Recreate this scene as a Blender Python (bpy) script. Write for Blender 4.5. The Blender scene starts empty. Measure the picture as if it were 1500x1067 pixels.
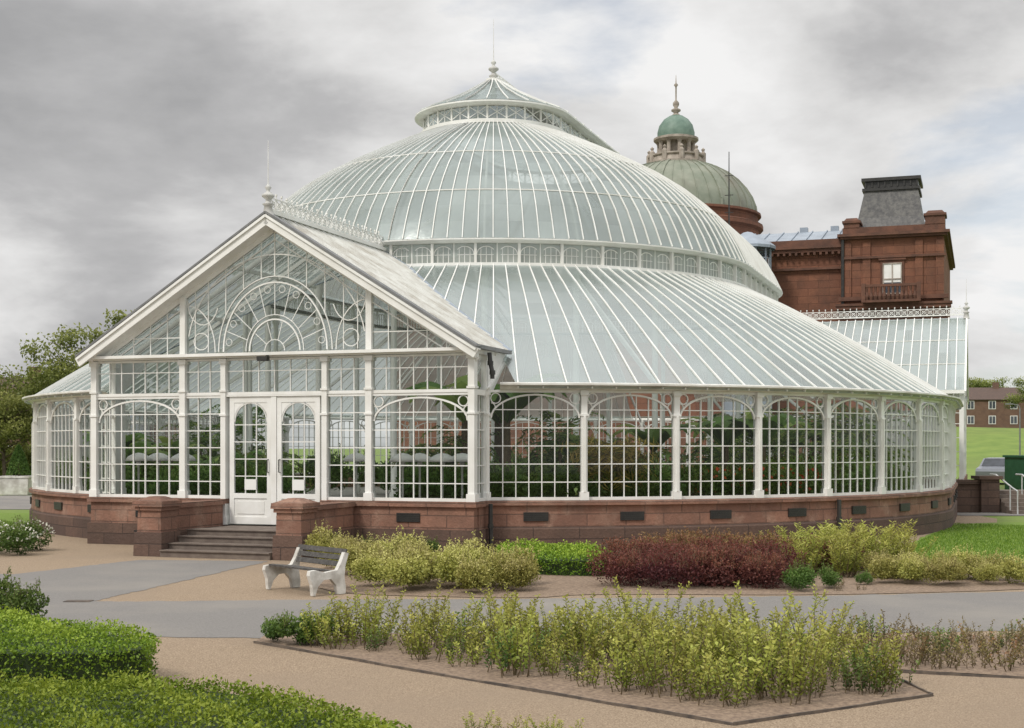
import bpy, math, random
import numpy as np
from mathutils import Vector, Matrix
random.seed(7); rng=np.random.default_rng(7)
S=bpy.context.scene; COL=S.collection
rad=math.radians
# ------------------------------------------------------------ materials
def newmat(name):
    m=bpy.data.materials.new(name); m.use_nodes=True
    nt=m.node_tree; nt.nodes.clear(); return m,nt,nt.nodes,nt.links
def mixc(n,l,fac,a,b,blend='MIX'):
    x=n.new('ShaderNodeMix'); x.data_type='RGBA'; x.blend_type=blend
    for i,v in ((0,fac),(6,a),(7,b)):
        if hasattr(v,'is_linked') or hasattr(v,'links'): l.new(v,x.inputs[i])
        elif i==0: x.inputs[0].default_value=v
        else: x.inputs[i].default_value=(*v,1)
    return x.outputs[2]
def noise(n,l,vec,scale,detail=4,rough=.55,dist=0):
    x=n.new('ShaderNodeTexNoise'); x.inputs['Scale'].default_value=scale
    x.inputs['Detail'].default_value=detail; x.inputs['Roughness'].default_value=rough; x.inputs['Distortion'].default_value=dist
    l.new(vec,x.inputs['Vector']); return x.outputs['Fac']
def ramp(n,l,v,a,b):
    x=n.new('ShaderNodeMapRange'); x.inputs[1].default_value=a; x.inputs[2].default_value=b
    l.new(v,x.inputs[0]); return x.outputs[0]
def pmat(name,c1,c2,scale=3,rough=.6,bump=0,bscale=30,metal=0,c3=None,s3=.3,coord='Object',lo=.35,hi=.65,spec=.5):
    m,nt,n,l=newmat(name)
    tc=n.new('ShaderNodeTexCoord'); v=tc.outputs[coord]
    c=mixc(n,l,ramp(n,l,noise(n,l,v,scale,8),lo,hi),c1,c2)
    if c3: c=mixc(n,l,ramp(n,l,noise(n,l,v,s3,5),.45,.7),c,c3)
    p=n.new('ShaderNodeBsdfPrincipled'); l.new(c,p.inputs['Base Color'])
    p.inputs['Roughness'].default_value=rough; p.inputs['Metallic'].default_value=metal
    p.inputs['Specular IOR Level'].default_value=spec
    if bump:
        b=n.new('ShaderNodeBump'); b.inputs['Strength'].default_value=bump; b.inputs['Distance'].default_value=.02
        l.new(noise(n,l,v,bscale,6),b.inputs['Height']); l.new(b.outputs[0],p.inputs['Normal'])
    o=n.new('ShaderNodeOutputMaterial'); l.new(p.outputs[0],o.inputs[0]); return m
def stonemat(name,ca,cb,mort,bw=.75,bh=.24,dirt=(.06,.035,.025),dfac=.5,ms=.008,pale=None):
    m,nt,n,l=newmat(name)
    tc=n.new('ShaderNodeTexCoord'); uv=tc.outputs['UV']; ob=tc.outputs['Object']
    br=n.new('ShaderNodeTexBrick'); l.new(uv,br.inputs['Vector'])
    br.inputs['Scale'].default_value=1; br.inputs['Brick Width'].default_value=bw; br.inputs['Row Height'].default_value=bh
    br.inputs['Mortar Size'].default_value=ms; br.inputs['Bias'].default_value=0
    br.inputs['Color1'].default_value=(*ca,1); br.inputs['Color2'].default_value=(*cb,1); br.inputs['Mortar'].default_value=(*mort,1)
    base=br.outputs['Color']
    if pale: base=mixc(n,l,ramp(n,l,noise(n,l,ob,2.2,6,.6),.5,.72),base,pale)
    c=mixc(n,l,ramp(n,l,noise(n,l,ob,1.3,8,.65),.45,.72),base,dirt)
    c2=mixc(n,l,dfac,base,c)
    c3=mixc(n,l,ramp(n,l,noise(n,l,ob,14,6,.7),.3,.8),c2,tuple(x*.45 for x in ca))
    c3=mixc(n,l,.65,c2,c3)
    p=n.new('ShaderNodeBsdfPrincipled'); l.new(c3,p.inputs['Base Color']); p.inputs['Roughness'].default_value=.88
    b=n.new('ShaderNodeBump'); b.inputs['Strength'].default_value=.6; b.inputs['Distance'].default_value=.025
    h=n.new('ShaderNodeMath'); h.operation='SUBTRACT'
    l.new(noise(n,l,ob,25,6),h.inputs[0]); l.new(br.outputs['Fac'],h.inputs[1])
    l.new(h.outputs[0],b.inputs['Height']); l.new(b.outputs[0],p.inputs['Normal'])
    o=n.new('ShaderNodeOutputMaterial'); l.new(p.outputs[0],o.inputs[0]); return m
def roofglass(name,trlo,trhi,c1,c2,rough=.3,dirt=.5,gl=.08,fk=.35):
    m,nt,n,l=newmat(name)
    tc=n.new('ShaderNodeTexCoord'); ob=tc.outputs['Object']
    at=n.new('ShaderNodeAttribute'); at.attribute_name='tint'
    c=mixc(n,l,at.outputs['Fac'],c1,c2)
    dm=n.new('ShaderNodeMath'); dm.operation='MULTIPLY'; dm.inputs[1].default_value=dirt
    l.new(ramp(n,l,noise(n,l,ob,.5,7),.42,.75),dm.inputs[0])
    c=mixc(n,l,dm.outputs[0],c,(.25,.295,.27))
    b=n.new('ShaderNodeBump'); b.inputs['Strength'].default_value=.2; b.inputs['Distance'].default_value=.03
    l.new(noise(n,l,ob,2.2,3),b.inputs['Height'])
    p=n.new('ShaderNodeBsdfDiffuse'); l.new(c,p.inputs[0])
    tl=n.new('ShaderNodeBsdfTranslucent'); l.new(c,tl.inputs[0])
    m1=n.new('ShaderNodeMixShader'); m1.inputs[0].default_value=.3; l.new(p.outputs[0],m1.inputs[1]); l.new(tl.outputs[0],m1.inputs[2])
    tr=n.new('ShaderNodeBsdfTransparent'); tr.inputs[0].default_value=(.93,.975,.96,1)
    f=n.new('ShaderNodeMath'); f.operation='MULTIPLY_ADD'
    l.new(at.outputs['Fac'],f.inputs[0]); f.inputs[1].default_value=trhi-trlo; f.inputs[2].default_value=trlo
    m2=n.new('ShaderNodeMixShader'); l.new(f.outputs[0],m2.inputs[0]); l.new(m1.outputs[0],m2.inputs[1]); l.new(tr.outputs[0],m2.inputs[2])
    g=n.new('ShaderNodeBsdfGlossy'); g.inputs['Roughness'].default_value=rough; g.inputs[0].default_value=(.80,.86,.88,1); l.new(b.outputs[0],g.inputs['Normal'])
    lw=n.new('ShaderNodeLayerWeight'); lw.inputs[0].default_value=.3
    gf=n.new('ShaderNodeMath'); gf.operation='MULTIPLY_ADD'; l.new(lw.outputs['Fresnel'],gf.inputs[0]); gf.inputs[1].default_value=fk; gf.inputs[2].default_value=gl; gf.use_clamp=True
    m3=n.new('ShaderNodeMixShader'); l.new(gf.outputs[0],m3.inputs[0]); l.new(m2.outputs[0],m3.inputs[1]); l.new(g.outputs[0],m3.inputs[2])
    o=n.new('ShaderNodeOutputMaterial'); l.new(m3.outputs[0],o.inputs[0]); return m
def clearglass(name,tint=(.96,.98,.97)):
    m,nt,n,l=newmat(name)
    tr=n.new('ShaderNodeBsdfTransparent'); tr.inputs[0].default_value=(*tint,1)
    g=n.new('ShaderNodeBsdfGlossy'); g.inputs['Roughness'].default_value=.03
    fr=n.new('ShaderNodeFresnel'); fr.inputs[0].default_value=1.35
    mx=n.new('ShaderNodeMixShader'); l.new(fr.outputs[0],mx.inputs[0]); l.new(tr.outputs[0],mx.inputs[1]); l.new(g.outputs[0],mx.inputs[2])
    o=n.new('ShaderNodeOutputMaterial'); l.new(mx.outputs[0],o.inputs[0]); return m
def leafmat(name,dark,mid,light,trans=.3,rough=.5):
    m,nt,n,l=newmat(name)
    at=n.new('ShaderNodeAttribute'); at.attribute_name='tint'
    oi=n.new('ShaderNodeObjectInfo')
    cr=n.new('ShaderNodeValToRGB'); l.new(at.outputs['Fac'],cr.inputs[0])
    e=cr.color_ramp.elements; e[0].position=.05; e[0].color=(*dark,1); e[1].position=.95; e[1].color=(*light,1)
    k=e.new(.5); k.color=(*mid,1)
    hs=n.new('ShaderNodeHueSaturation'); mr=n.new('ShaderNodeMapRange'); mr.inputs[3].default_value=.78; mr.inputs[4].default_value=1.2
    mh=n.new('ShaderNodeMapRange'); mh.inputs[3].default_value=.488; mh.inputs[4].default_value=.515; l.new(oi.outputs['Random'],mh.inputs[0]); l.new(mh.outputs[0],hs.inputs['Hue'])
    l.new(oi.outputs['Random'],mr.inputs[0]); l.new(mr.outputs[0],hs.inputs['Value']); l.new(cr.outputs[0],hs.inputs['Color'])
    p=n.new('ShaderNodeBsdfPrincipled'); l.new(hs.outputs[0],p.inputs['Base Color']); p.inputs['Roughness'].default_value=rough
    p.inputs['Specular IOR Level'].default_value=.3
    tl=n.new('ShaderNodeBsdfTranslucent'); l.new(hs.outputs[0],tl.inputs[0])
    mx=n.new('ShaderNodeMixShader'); mx.inputs[0].default_value=trans; l.new(p.outputs[0],mx.inputs[1]); l.new(tl.outputs[0],mx.inputs[2])
    o=n.new('ShaderNodeOutputMaterial'); l.new(mx.outputs[0],o.inputs[0]); return m

WHITE=pmat('white_paint',(.82,.82,.80),(.75,.75,.72),2.5,.45,c3=(.68,.67,.63),s3=1.2)
WHITE2=pmat('weathered_white_paint',(.77,.77,.74),(.66,.65,.61),4,.55,c3=(.48,.45,.40),s3=1.6)
ROOFG=roofglass('roof_glass',.30,.54,(.44,.50,.48),(.32,.375,.355),.22,.5,.05,.25)
DOMEG=roofglass('dome_glass',.26,.58,(.46,.52,.505),(.30,.35,.335),.16,.6,.10,.4)
PORCHG=roofglass('porch_roof_glass',.40,.58,(.36,.39,.385),(.30,.33,.325),.25,.4,.06,.25)
CLERG=roofglass('clerestory_glass',.35,.5,(.60,.64,.60),(.50,.54,.50),.25,.3,.05,.2)
CLEAR=clearglass('clear_glass')
STONE=stonemat('red_sandstone',(.33,.172,.118),(.205,.105,.075),(.11,.065,.05),.78,.235,(.09,.055,.042),.75,.011,(.36,.235,.175))
PLINTH=stonemat('dark_sandstone',(.145,.088,.066),(.095,.06,.048),(.05,.034,.028),.9,.23,(.055,.04,.032),.6,.01)
PAL=stonemat('palace_sandstone',(.25,.105,.06),(.18,.075,.045),(.09,.04,.026),.9,.33,(.07,.038,.027),.75)
PALD=pmat('dark_carved_sandstone',(.15,.068,.043),(.08,.04,.028),2,.85,.4,12)
SLATE=pmat('slate',(.06,.06,.063),(.13,.127,.12),6,.6,.6,20)
COPPER=pmat('green_copper',(.17,.195,.145),(.245,.26,.205),1.5,.6,.2,8,c3=(.16,.15,.115),s3=.5)
COPPER2=pmat('blue_green_copper',(.10,.165,.13),(.16,.235,.19),3,.55)
PALEST=pmat('pale_stone',(.40,.35,.30),(.24,.205,.17),3,.8)
LEAD=pmat('lead',(.32,.37,.43),(.24,.28,.33),1.5,.45)
BLACK=pmat('black_iron',(.02,.02,.02),(.035,.033,.03),8,.4)
FLASH=pmat('grey_flashing',(.13,.135,.14),(.2,.2,.2),4,.5)
STEP=pmat('worn_step_stone',(.12,.092,.077),(.18,.145,.12),5,.8,.3,30)
GRAVEL=pmat('gravel_surface',(.21,.150,.098),(.43,.33,.23),75,.95,.9,80,c3=(.29,.22,.155),s3=.35,lo=.38,hi=.62)
ASPH=pmat('asphalt_surface',(.155,.146,.137),(.235,.222,.21),60,.9,.4,90,c3=(.25,.23,.205),s3=.45,lo=.3,hi=.7)
SOIL=pmat('soil_surface',(.16,.112,.08),(.30,.22,.155),25,.95,.9,30,lo=.35,hi=.65)
GRASS=pmat('grass_surface',(.11,.19,.02),(.18,.26,.035),30,.9,.8,60,c3=(.14,.22,.03),s3=.4)
GRASSF=pmat('far_grass_surface',(.12,.19,.03),(.18,.25,.045),.6,.9,.3,10,c3=(.15,.19,.04),s3=.1)
EDGE=pmat('edging',(.06,.05,.045),(.14,.11,.085),9,.8)
BARK=pmat('bark',(.12,.09,.065),(.07,.052,.04),8,.9,.6,14)
STEM=pmat('stem_bark',(.16,.12,.06),(.10,.07,.04),20,.8)
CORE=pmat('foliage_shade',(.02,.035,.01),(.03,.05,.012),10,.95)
WOOD=pmat('weathered_wood',(.05,.047,.044),(.10,.093,.086),14,.8,.4,40)
CONC=pmat('painted_concrete',(.66,.65,.61),(.55,.53,.49),6,.75,.2,30,c3=(.40,.38,.34),s3=3)
FLOOR=pmat('paving',(.20,.185,.17),(.28,.26,.24),3,.7)
# ------------------------------------------------------------ mesh builder
class MB:
    def __init__(s): s.v=[];s.f=[];s.m=[];s.uv={};s.t=[]
    def add(s,V,F,m=0,uvs=None):
        b=len(s.v); s.v+= [tuple(x) for x in V]
        for i,f in enumerate(F):
            if uvs: s.uv[len(s.f)]=uvs[i]
            s.f.append(tuple(b+k for k in f)); s.m.append(m)
    def box(s,c,d,rot=0,m=0,taper=1):
        x,y,z=(k/2 for k in d); cr,sr=math.cos(rot),math.sin(rot); V=[]
        for sz in (-1,1):
            tp=taper if sz>0 else 1
            for sx,sy in ((-1,-1),(1,-1),(1,1),(-1,1)):
                a,b=sx*x*tp,sy*y*tp; V.append((c[0]+a*cr-b*sr,c[1]+a*sr+b*cr,c[2]+sz*z))
        s.add(V,[(3,2,1,0),(4,5,6,7),(0,1,5,4),(1,2,6,5),(2,3,7,6),(3,0,4,7)],m)
    def bx(s,x0,x1,y0,y1,z0,z1,m=0): s.box(((x0+x1)/2,(y0+y1)/2,(z0+z1)/2),(x1-x0,y1-y0,z1-z0),0,m)
    def beam(s,p,q,w,h,m=0,up=(0,0,1)):
        p=Vector(p);q=Vector(q);d=(q-p)
        if d.length<1e-6: return
        d.normalize(); U=Vector(up)
        if abs(d.dot(U))>.98: U=Vector((0,1,0))
        sd=d.cross(U).normalized(); U=sd.cross(d).normalized(); V=[]
        for P in (p,q):
            for a,b in ((-1,-1),(1,-1),(1,1),(-1,1)): V.append(P+sd*(a*w/2)+U*(b*h/2))
        s.add(V,[(0,1,2,3),(7,6,5,4),(1,0,4,5),(2,1,5,6),(3,2,6,7),(0,3,7,4)],m)
    def line(s,P,w,h,m=0,up=(0,0,1)):
        for a,b in zip(P[:-1],P[1:]): s.beam(a,b,w,h,m,up)
    def ring(s,cx,y,cz,r,t,a0=0,a1=360,n=12,m=0,rz=None,dep=None):
        rz=rz or r
        P=[(cx+r*math.cos(rad(a0+(a1-a0)*i/n)),y,cz+rz*math.sin(rad(a0+(a1-a0)*i/n))) for i in range(n+1)]
        for a,b in zip(P[:-1],P[1:]): s.beam(a,b,t,dep or t,m,up=(0,1,0))
    def tube(s,P,R,n=8,m=0,caps=True):
        P=[Vector(p) for p in P]
        if not hasattr(R,'__len__'): R=[R]*len(P)
        V=[];F=[]
        for i,p in enumerate(P):
            d=(P[min(i+1,len(P)-1)]-P[max(i-1,0)]).normalized()
            U=Vector((0,0,1)) if abs(d.z)<.9 else Vector((1,0,0))
            a=d.cross(U).normalized(); b=d.cross(a)
            for k in range(n):
                t=2*math.pi*k/n; V.append(p+(a*math.cos(t)+b*math.sin(t))*R[i])
        for i in range(len(P)-1):
            for k in range(n): F.append((i*n+k,i*n+(k+1)%n,(i+1)*n+(k+1)%n,(i+1)*n+k))
        if caps: F.append(tuple(range(n))[::-1]); F.append(tuple((len(P)-1)*n+k for k in range(n)))
        s.add(V,F,m)
    def lathe(s,prof,c=(0,0),n=16,m=0,a0=0,a1=360):
        full=abs(a1-a0)>=360; k=n if full else n+1; V=[];F=[]
        for r,z in prof:
            for i in range(k):
                t=rad(a0+(a1-a0)*i/n); V.append((c[0]+r*math.cos(t),c[1]+r*math.sin(t),z))
        for j in range(len(prof)-1):
            for i in range(n):
                i2=(i+1)%k; F.append((j*k+i,j*k+i2,(j+1)*k+i2,(j+1)*k+i))
        s.add(V,F,m)
    def sweep(s,st,prof,m=0):
        V=[];F=[];UV=[];u=0;us=[];last=None;rr=max(p[0] for p in prof)
        for (cx,cy,nx,ny) in st:
            q=(cx+rr*nx,cy+rr*ny)
            if last: u+=math.hypot(q[0]-last[0],q[1]-last[1])
            last=q; us.append(u)
            for r,z in prof: V.append((cx+r*nx,cy+r*ny,z))
        k=len(prof)
        for i in range(len(st)-1):
            for j in range(k-1):
                F.append((i*k+j,(i+1)*k+j,(i+1)*k+j+1,i*k+j+1))
                UV.append([(us[i],prof[j][1]),(us[i+1],prof[j][1]),(us[i+1],prof[j+1][1]+.001),(us[i],prof[j+1][1]+.001)])
        s.add(V,F,m,UV)
    def mesh(s,name,mats,smooth=False):
        me=bpy.data.meshes.new(name); me.from_pydata(s.v,[],s.f)
        for mt in mats: me.materials.append(mt)
        me.polygons.foreach_set('material_index',s.m)
        if smooth: me.polygons.foreach_set('use_smooth',[True]*len(s.f))
        uvl=me.uv_layers.new(name='UVMap'); data=np.zeros((len(me.loops),2),dtype=np.float32)
        for p in me.polygons:
            e=s.uv.get(p.index)
            if e:
                for k,li in enumerate(p.loop_indices): data[li]=e[k]
            else:
                nx,ny,nz=p.normal
                for li in p.loop_indices:
                    x,y,z=s.v[me.loops[li].vertex_index]
                    if abs(nz)>.7: data[li]=(x,y)
                    else:
                        h=math.hypot(nx,ny) or 1; data[li]=(x*(-ny/h)+y*(nx/h),z)
        uvl.data.foreach_set('uv',data.ravel())
        at=me.attributes.new('tint','FLOAT','FACE')
        at.data.foreach_set('value',s.t if len(s.t)==len(s.f) else rng.random(len(s.f)).astype(np.float32))
        me.update(); return me
    def obj(s,name,mats,parent=None,smooth=False,**k):
        if not isinstance(mats,(list,tuple)): mats=[mats]
        return place(name,s.mesh(name,mats,smooth),parent,**k)
def place(name,me,parent=None,loc=(0,0,0),rz=0,sc=1,label=None,cat=None,kind=None,group=None):
    o=bpy.data.objects.new(name,me); COL.objects.link(o)
    if parent: o.parent=parent
    o.location=loc; o.rotation_euler=(0,0,rz); o.scale=(sc,sc,sc) if not hasattr(sc,'__len__') else sc
    if label: o['label']=label
    if cat: o['category']=cat
    if kind: o['kind']=kind
    if group: o['group']=group
    return o
# ------------------------------------------------------------ layout frame (metres)
H=2.0; HZ=655.; FP=2000.
def G(px,py):
    d=H*FP/(py-HZ); return ((px-750)/FP*d,d)
TH=rad(19); ux,uy=math.sin(TH),math.cos(TH); vx,vy=math.cos(TH),-math.sin(TH)
CX,CY=-.52,38.5
def Wd(b,a): return (CX+a*ux+b*vx, CY+a*uy+b*vy)
# ------------------------------------------------------------ ground
def sheet(name,pts,z,mat,label,cat):
    mb=MB(); mb.add([(x,y,z) for x,y in pts],[tuple(range(len(pts)))]); 
    return mb.obj(name,mat,kind='structure',label=label,cat=cat)
def smoothpoly(pts,it=2):
    for _ in range(it):
        q=[]
        for i in range(len(pts)):
            a=pts[i];b=pts[(i+1)%len(pts)]
            q+= [(a[0]*.8+b[0]*.2,a[1]*.8+b[1]*.2),(a[0]*.2+b[0]*.8,a[1]*.2+b[1]*.8)]
        pts=q
    return pts
def rough(pts,step=.12,amp=.02):
    out=[]
    for i in range(len(pts)):
        a=pts[i];b=pts[(i+1)%len(pts)]; L=math.hypot(b[0]-a[0],b[1]-a[1]); n=max(1,min(120,int(L/step)))
        for k in range(n):
            t=k/n; out.append((a[0]+(b[0]-a[0])*t+random.gauss(0,amp),a[1]+(b[1]-a[1])*t+random.gauss(0,amp)+.03*math.sin(t*L*1.7)))
    return out
sheet('ground',[(-900,-50),(900,-50),(900,1500),(-900,1500)],0,GRASSF,'flat park grassland reaching to the horizon','ground')
sheet('gravel_path',[(-30,3),(30,3),(30,22.4),(9,23),(6.9,23.5),(7.9,27.5),(11,31),(13.5,38),(14,60),(-14,60),(-14,36),(-9.6,32.6),(-14,32.0),(-30,31)],.004,GRAVEL,'sandy gravel around the glasshouse and planting beds','path')
sheet('road',rough([(-30,14.5),G(0,934),G(400,935),G(1500,926),(30,14.9),(30,19.2),G(1500,868),G(1000,877),G(560,879),G(135,882),G(395,823),G(205,821),G(20,842),(-14,21.8),(-30,22.5)]),.008,ASPH,'grey asphalt path leading to the entrance steps','road')
sheet('lawn',rough(smoothpoly([G(1312,808),G(1395,766),(16,36),(40,37),(40,22.6),G(1500,831),G(1330,823)],2),.2,.02),.012,GRASS,'mown lawn beside the curved stone base','lawn')
sheet('lawn',smoothpoly([(-40,31),(-13.2,32.0),(-12.2,35.5),(-13,42),(-40,42)],2),.012,GRASS,'mown lawn beyond the gravel','lawn')
sheet('pavement',[(-60,43.5),(-13,43.5),(-13,56),(-60,56)],.012,ASPH,'grey path beside the planter','path')
mb=MB(); V=[];F=[];nx_,ny_=30,24
for j in range(ny_+1):
    for i in range(nx_+1):
        x=24+i*6; y=88+j*4.5
        t=min(max((y-95)/42,0),1); z=-.02+4.0*(t*t*(3-2*t))*min(1,i/3)+.15*math.sin(x*.2)*t
        V.append((x,y,z))
for j in range(ny_):
    for i in range(nx_):
        a=j*(nx_+1)+i; F.append((a,a+1,a+nx_+2,a+nx_+1))
mb.add(V,F); mb.obj('hill',GRASSF,smooth=True,kind='structure',label='grassy bank rising to a row of houses',cat='hill')
# ------------------------------------------------------------ GLASSHOUSE
GH=place('glasshouse',None,loc=(CX,CY,0),rz=-TH,label='Victorian white iron and glass domed winter garden on red sandstone base',cat='glasshouse')
R=12.2; LL=5.6; NS=3; X0=-.17; HW=4.17; PY=-12.28; EV=4.27
SILL=.97; EAVE=3.1
PHR=math.degrees(math.asin((X0+HW)/R)); PHL=math.degrees(math.asin((HW-X0)/R))
def stas(p0,p1,dp,dy,L=LL):
    out=[]; at=lambda p,cy:(0,cy,math.sin(rad(p)),-math.cos(rad(p)))
    n=max(1,round((90-p0)/dp)); out+=[at(p0+(90-p0)*i/n,0) for i in range(n+1)]
    m=max(1,round(L/dy)); out+=[(0,L*j/m,1,0) for j in range(1,m+1)]
    n2=round(180/dp); out+=[at(90+180*i/n2,L) for i in range(1,n2+1)]
    out+=[(0,L-L*j/m,-1,0) for j in range(1,m+1)]
    n=max(1,round((p1-270)/dp)); out+=[at(270+(p1-270)*i/n,0) for i in range(1,n+1)]
    return out
SP=[(7.1,6.2),(8.4,5.56),(9.7,4.84),(11.0,4.04),(12.42,3.14)]
def zs(r):
    if r<7.1: return 99
    if r>12.42: return -99
    for (a,za),(b,zb) in zip(SP[:-1],SP[1:]):
        if r<=b: return za+(zb-za)*(r-a)/(b-a)
def zcap(x,y):
    cy=min(max(y,0),LL); return zs(math.hypot(x,y-cy))
APX=6.55; SL=.62
zp=lambda x: APX-SL*abs(x-X0)
bst=stas(PHR,360-PHL,2.2,.5)
mb=MB()
mb.sweep(bst,[(R+.14,0),(R+.14,.42),(R+.10,.46)],1)
mb.sweep(bst,[(R+.10,.46),(R+.08,.86)],0)
mb.sweep(bst,[(R+.08,.86),(R+.16,.88),(R+.16,.94),(R+.10,.965),(R-.12,.965),(R-.12,0)],0)
mb.obj('base_wall',[STONE,PLINTH],GH,label='curved red sandstone base wall with darker plinth')
for sx in (-1,1):
    mb=MB()
    xa,xb=(X0-HW-.06,X0-1.12) if sx<0 else (X0+1.12,X0+HW+.06)
    mb.bx(xa-.05,xb+(.05 if sx>0 else 0),PY-.14,PY+.1,0,.44,1)
    mb.bx(xa,xb,PY-.09,PY+.1,.44,.87,0)
    mb.bx(xa-.06,xb+.06,PY-.15,PY+.11,.87,.966,0)
    xs=X0+sx*HW
    mb.bx(xs-.12,xs+.12,PY+.103,-11.45,0,.44,1); mb.bx(xs-.08,xs+.08,PY+.103,-11.45,.44,.87,0); mb.bx(xs-.13,xs+.13,PY+.113,-11.42,.87,.962,0)
    mb.obj('porch_base_wall',[STONE,PLINTH],GH)
mb=MB(); fl=stas(0,360,6,2); mb.add([(c[0]+(R-.13)*c[2],c[1]+(R-.13)*c[3],.44) for c in fl[:-1]],[tuple(range(len(fl)-1))])
mb.add([(X0-HW+.13,PY+.101,.445),(X0+HW-.13,PY+.101,.445),(X0+HW-.13,-10,.445),(X0-HW+.13,-10,.445)],[(0,1,2,3)])
mb.obj('floor',FLOOR,GH)
def window_mesh(w,z0,z1,spring,ncol,nrow,name='window',arch=True,t=.019):
    mb=MB(); hw=w/2
    zt=z1-.03
    mb.bx(-hw,hw,-.045,.045,z0,z0+.06); mb.bx(-hw,hw,-.045,.045,z1-.05,z1)
    def archz(x): return spring+(zt-.06-spring)*math.sqrt(max(0,1-(x/(hw*.97))**2)) if arch else z1-.05
    for i in range(1,ncol):
        x=-hw+w*i/ncol; mb.bx(x-t/2,x+t/2,-.022,.022,z0+.06,archz(x))
    top=spring if arch else z1-.06
    for j in range(1,nrow):
        z=z0+(zt-z0)*j/nrow
        if z<top+.01: mb.bx(-hw,hw,-.018,.018,z-t/2,z+t/2)
        else:
            xx=hw*.97*math.sqrt(max(0,1-((z-spring)/(zt-.06-spring))**2)); mb.bx(-xx,xx,-.018,.018,z-t/2,z+t/2)
    if arch:
        mb.ring(0,0,spring,hw*.97,.034,0,180,18,rz=zt-.06-spring,dep=.06)
        for s in (-1,1):
            rr=min(.1,hw*.12); mb.ring(s*(hw-rr-.02),0,z1-.06-rr,rr,.02,0,360,12,dep=.04)
            mb.ring(s*(hw-.03),0,z1-.08-2*rr-.05,rr*.8,.018,90 if s>0 else 0,180 if s>0 else 90,6,dep=.04)
    return mb.mesh(name,[WHITE])
def pane_mesh(w,z0,z1):
    mb=MB(); mb.add([(-w/2,0,z0),(w/2,0,z0),(w/2,0,z1),(-w/2,0,z1)],[(0,1,2,3)]); return mb.mesh('window_pane',[CLEAR])
WB=window_mesh(1.84,SILL,EAVE,2.56,7,6); WP=pane_mesh(1.84,SILL+.01,EAVE-.01)
mb=MB()
mb.bx(-.06,.06,-.08,.06,SILL,EAVE); mb.bx(-.085,.085,-.105,.07,SILL+.001,SILL+.16); mb.bx(-.08,.08,-.1,.07,EAVE-.5,EAVE-.46); mb.bx(-.08,.08,-.11,.07,EAVE-.10,EAVE-.002)
mb.bx(-.022,.022,-.115,-.08,SILL+.16,EAVE-.5)
CM=mb.mesh('column',[WHITE])
mb=MB(); mb.bx(-.24,.24,-.012,.02,-.085,.085)
for k in range(5): mb.bx(-.23,.23,-.02,-.012,-.07+k*.035-.006,-.07+k*.035+.006)
VM=mb.mesh('vent',[BLACK])
def bays():
    out=[]
    def arc(p0,p1,n,cy):
        for i in range(n):
            a=p0+(p1-p0)*i/n; b=p0+(p1-p0)*(i+1)/n; m=rad((a+b)/2); dl=rad(abs(b-a)/2)
            rr=R*math.cos(dl); out.append((rr*math.sin(m),cy-rr*math.cos(m),m,2*R*math.sin(dl),rad(a),cy))
    w=LL/NS
    arc(PHR,90,8,0)
    for j in range(NS): out.append((R,w*(j+.5),rad(90),w,None,w*j))
    arc(90,270,20,LL)
    for j in range(NS): out.append((-R,LL-w*(j+.5),rad(270),w,None,LL-w*j))
    arc(270,360-PHL,8,0)
    return out
for k,(x,y,rz,w,a,cy) in enumerate(bays()):
    s=(w-.12)/1.84
    o=place('window',WB,GH,(x,y,0),rz,(s,1,1)); place('window_pane',WP,o)
    if a is not None: cxp,cyp=R*math.sin(a),cy-R*math.cos(a); rr=a
    else: cxp,cyp=(x,cy); rr=rz
    place('column',CM,GH,(cxp,cyp,0),rr)
    if k<12 or k>28: place('vent',VM,GH,(x+(.11+ (R-R*math.cos(w/2/R)))*math.sin(rz) ,y-(.11+(R-R*math.cos(w/2/R)))*math.cos(rz),.66),rz)
place('column',CM,GH,(-R*math.sin(rad(PHL)),-R*math.cos(rad(PHL)),0),-rad(PHL))
for x in (X0-2.9,X0+2.9): 
    place('vent',VM,GH,(x,PY-.1,.66)); place('vent',VM,GH,(x,PY-.15,.22))
est=stas(PHR+1.2,360-PHL-1.2,2.2,.5)
mb=MB(); mb.sweep(est,[(R-.08,3.102),(R+.1,3.102),(R+.18,3.16),(R+.32,3.185),(R+.32,3.22),(R+.2,3.24)])
mb.obj('gutter',WHITE2,GH)
kst=stas(0,360,90/41,.46)
def rout(st):
    cx,cy,nx,ny=st
    r=7.1
    while r<12.42:
        x=cx+r*nx; y=cy+r*ny
        if y<-5 and abs(x-X0)<EV and zs(r)<zp(x): return r
        if x>0 and abs(y-14.4)<4.5 and zs(r)<APX-.6*abs(y-14.4): return r
        r+=.02
    return 12.46
mb=MB(); mr=MB(); V=[];F=[];rows=10
SPz=lambda r: zs(min(r,12.42))
for s in kst:
    ro=rout(s)
    pts=[]
    for j in range(rows+1):
        r=7.1+(ro-7.1)*j/rows; z=SPz(r) if r<12.42 else 3.12; pts.append((s[0]+r*s[2],s[1]+r*s[3],z))
    V+=pts
    for a,b in zip(pts[:-1:2],pts[2::2]): mr.beam((a[0],a[1],a[2]+.015),(b[0],b[1],b[2]+.015),.024,.034)
k=rows+1
for i in range(len(kst)-1):
    for j in range(rows): F.append((i*k+j,(i+1)*k+j,(i+1)*k+j+1,i*k+j+1))
mb.add(V,F)
base=rng.random(len(kst)); mb.t=[]
for i in range(len(kst)-1):
    for j in range(rows): mb.t.append(float(np.clip(.3*base[i]+.25*rng.random()+.3*j/rows+.05,0,1)))
lr=mb.obj('lower_roof',ROOFG,GH)
mr.obj('glazing_bar',WHITE,lr)
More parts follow.
